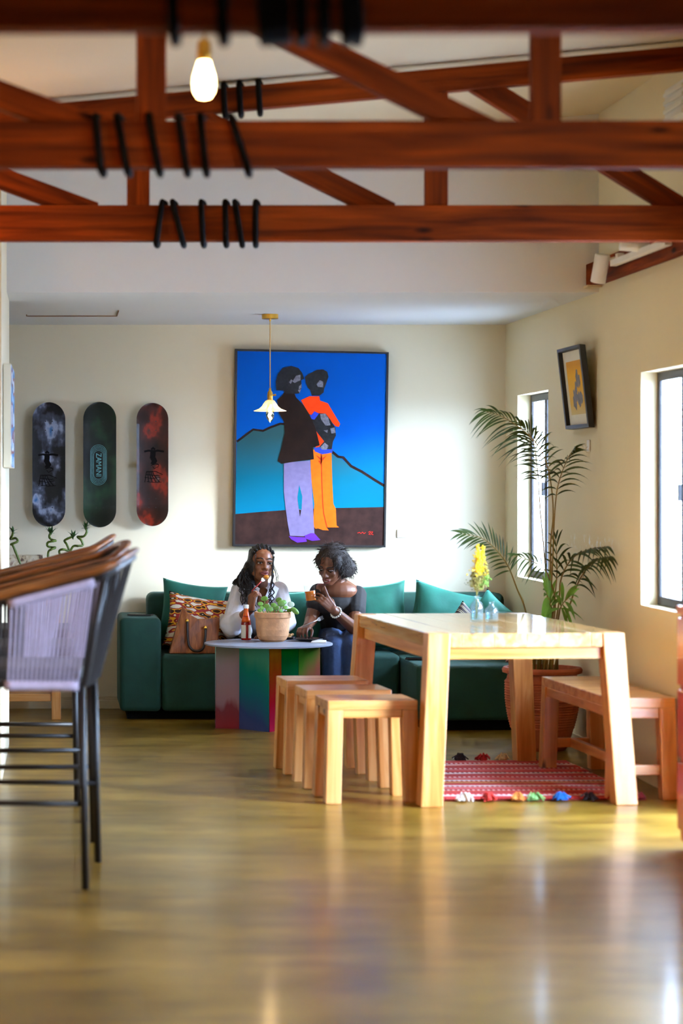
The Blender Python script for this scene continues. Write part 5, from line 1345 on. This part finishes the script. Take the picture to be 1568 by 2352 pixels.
hand(mb, rw_, (-.42, -.88, -.12), (0.05, -.1, -1), 1, (34, 44, 34), 0.95)
for s, kx in ((-1, 1.60), (1, 1.715)):
    mb.cap(hipB+Vector((s*.07, 0, 0)), .07, (kx, 14.26, .44), .045); mb.cap((kx, 14.26, .44), .045, (kx, 14.22, .10), .035)
bodyB = build_rm(mb, 'body', SKB, wb, voxel=.0042, smooth=4)
face(Matrix.Translation(-OB) @ TB, bodyB, M['lipB'], SKB, 1.0, teeth=True)
mb = MB(); mb.cap(hipB+Vector((0, .01, .01)), .140, shB+Vector((-.004, .045, -.105)), .124); mb.ball(shB+Vector((-.01, -.02, -.095)), (.135, .10, .075))
mb.cap(rs+Vector((-.004, .008, -.008)), .056, rs.lerp(re_, .45), .058); mb.cap(ls+Vector((.004, .004, -.008)), .060, ls.lerp(le, .48), .060)
mb.cap(rs+Vector((0, .03, -.02)), .05, ls+Vector((0, .03, -.02)), .05)
build_rm(mb, 'tshirt', M['tee'], wb, voxel=.006, smooth=3)
mb = MB(); mbb = MB()
leg(mb, mbb, hipB+Vector((-.07, 0, -.005)), Vector((1.60, 14.26, .44)), Vector((1.60, 14.22, .09)), (.092, .070, .058))
leg(mb, mbb, hipB+Vector((.07, 0, -.005)), Vector((1.715, 14.26, .445)), Vector((1.715, 14.22, .09)), (.092, .072, .060))
mb.cap(hipB+Vector((-.06, 0, 0)), .118, hipB+Vector((.06, 0, 0)), .118)
build_rm(mb, 'jeans', M['jeans'], wb, voxel=.008, smooth=3); mbb.v = [tuple(Vector(p)-OB) for p in mbb.v]; mbb.build('shoes', M['shoe'], wb, smooth=True)
# puffy bob
PBh = lambda x, y, z: TB @ Vector((x, y, z)); RB = TB.to_3x3(); mb = MB()
mb.ball(PBh(0, .034, .050), (.090, .092, .082), RB, 24, 16)
mb.ball(PBh(.070, .040, -.002), (.048, .062, .085), RB); mb.ball(PBh(.078, .065, -.030), (.052, .060, .062), RB)
mb.ball(PBh(0, .085, -.01), (.085, .055, .075), RB); mb.ball(PBh(-.072, .034, -.005), (.028, .048, .065), RB); mb.ball(PBh(-.060, -.030, .045), (.026, .034, .042), RB); mb.ball(PBh(.058, -.025, .045), (.026, .036, .042), RB)
hairB = build_rm(mb, 'hair', M['hairb'], wb, voxel=.005, smooth=2)
random.seed(44); mb = MB(); hv = [v.co.copy() for v in hairB.data.vertices]; hn = [v.normal.copy() for v in hairB.data.vertices]
cB = PBh(0, .04, .03)-OB
for k in range(900):
    i = random.randrange(len(hv)); p, n_ = hv[i], hn[i]
    lo_z = (p-cB).z
    d = (n_*0.55 + Vector((0, 0, -0.9)) + Vector((random.gauss(0,.25), random.gauss(0,.25), random.gauss(0,.2)))).normalized() if lo_z < .05 else (n_*.35 + Vector((n_.x, n_.y, -.2)) + Vector((random.gauss(0,.2), random.gauss(0,.2), random.gauss(0,.2)))).normalized()
    L = random.uniform(.012, .034)
    mb.tube([p-n_*.004, p+d*L*.5, p+d*L+Vector((random.gauss(0,.004), random.gauss(0,.004), 0))], [.0016, .0013, .0005], 4)
fo = mb.build('hair_strands', M['hairb'], hairB, fix=False); fo['kind'] = 'stuff'
# bracelet of pale beads
ax = (lw-le).normalized(); q = ax.to_track_quat('Z', 'Y').to_matrix(); cb = lw - ax*.028
br = MB()
for k in range(16):
    a = 2*math.pi*k/16; br.ball(cb-OB+q @ Vector((math.cos(a)*.032, math.sin(a)*.032, 0)), .0062, None, 8, 6)
bo = br.build('bead_bracelet', M['white'], wb, smooth=True)
MB().ball(PBh(.070, .008, -.048)-OB, (.005, .005, .009)).build('earring', M['brass'], wb, smooth=True)
# glass of juice
gl = empty('juice_glass', GL_+Vector((0, .036, -.05)), label='short glass of orange juice held by the woman in black', cat='glass')
gl.rotation_euler = (0, R(-7), 0)
MB().lathe([(0,0),(.029,0),(.031,.004),(.0335,.098),(.0315,.098),(.0295,.008),(0,.007)], 32).build('tumbler', clear('tumbler_glass', (244,248,250), .08, .03), gl, smooth=True)
MB().lathe([(0,.008),(.0290,.008),(.0308,.062),(0,.062)], 32).build('juice', plain('orange_juice', (246, 126, 4), .3, .08), gl)
fork('fork', W(694, 1440, 14.15), W(742, 1418, 14.19), 'fork resting in the lowered hand of the woman in black', False, plain('fork_steel_handle', (190, 186, 184), .3, metal=.8))
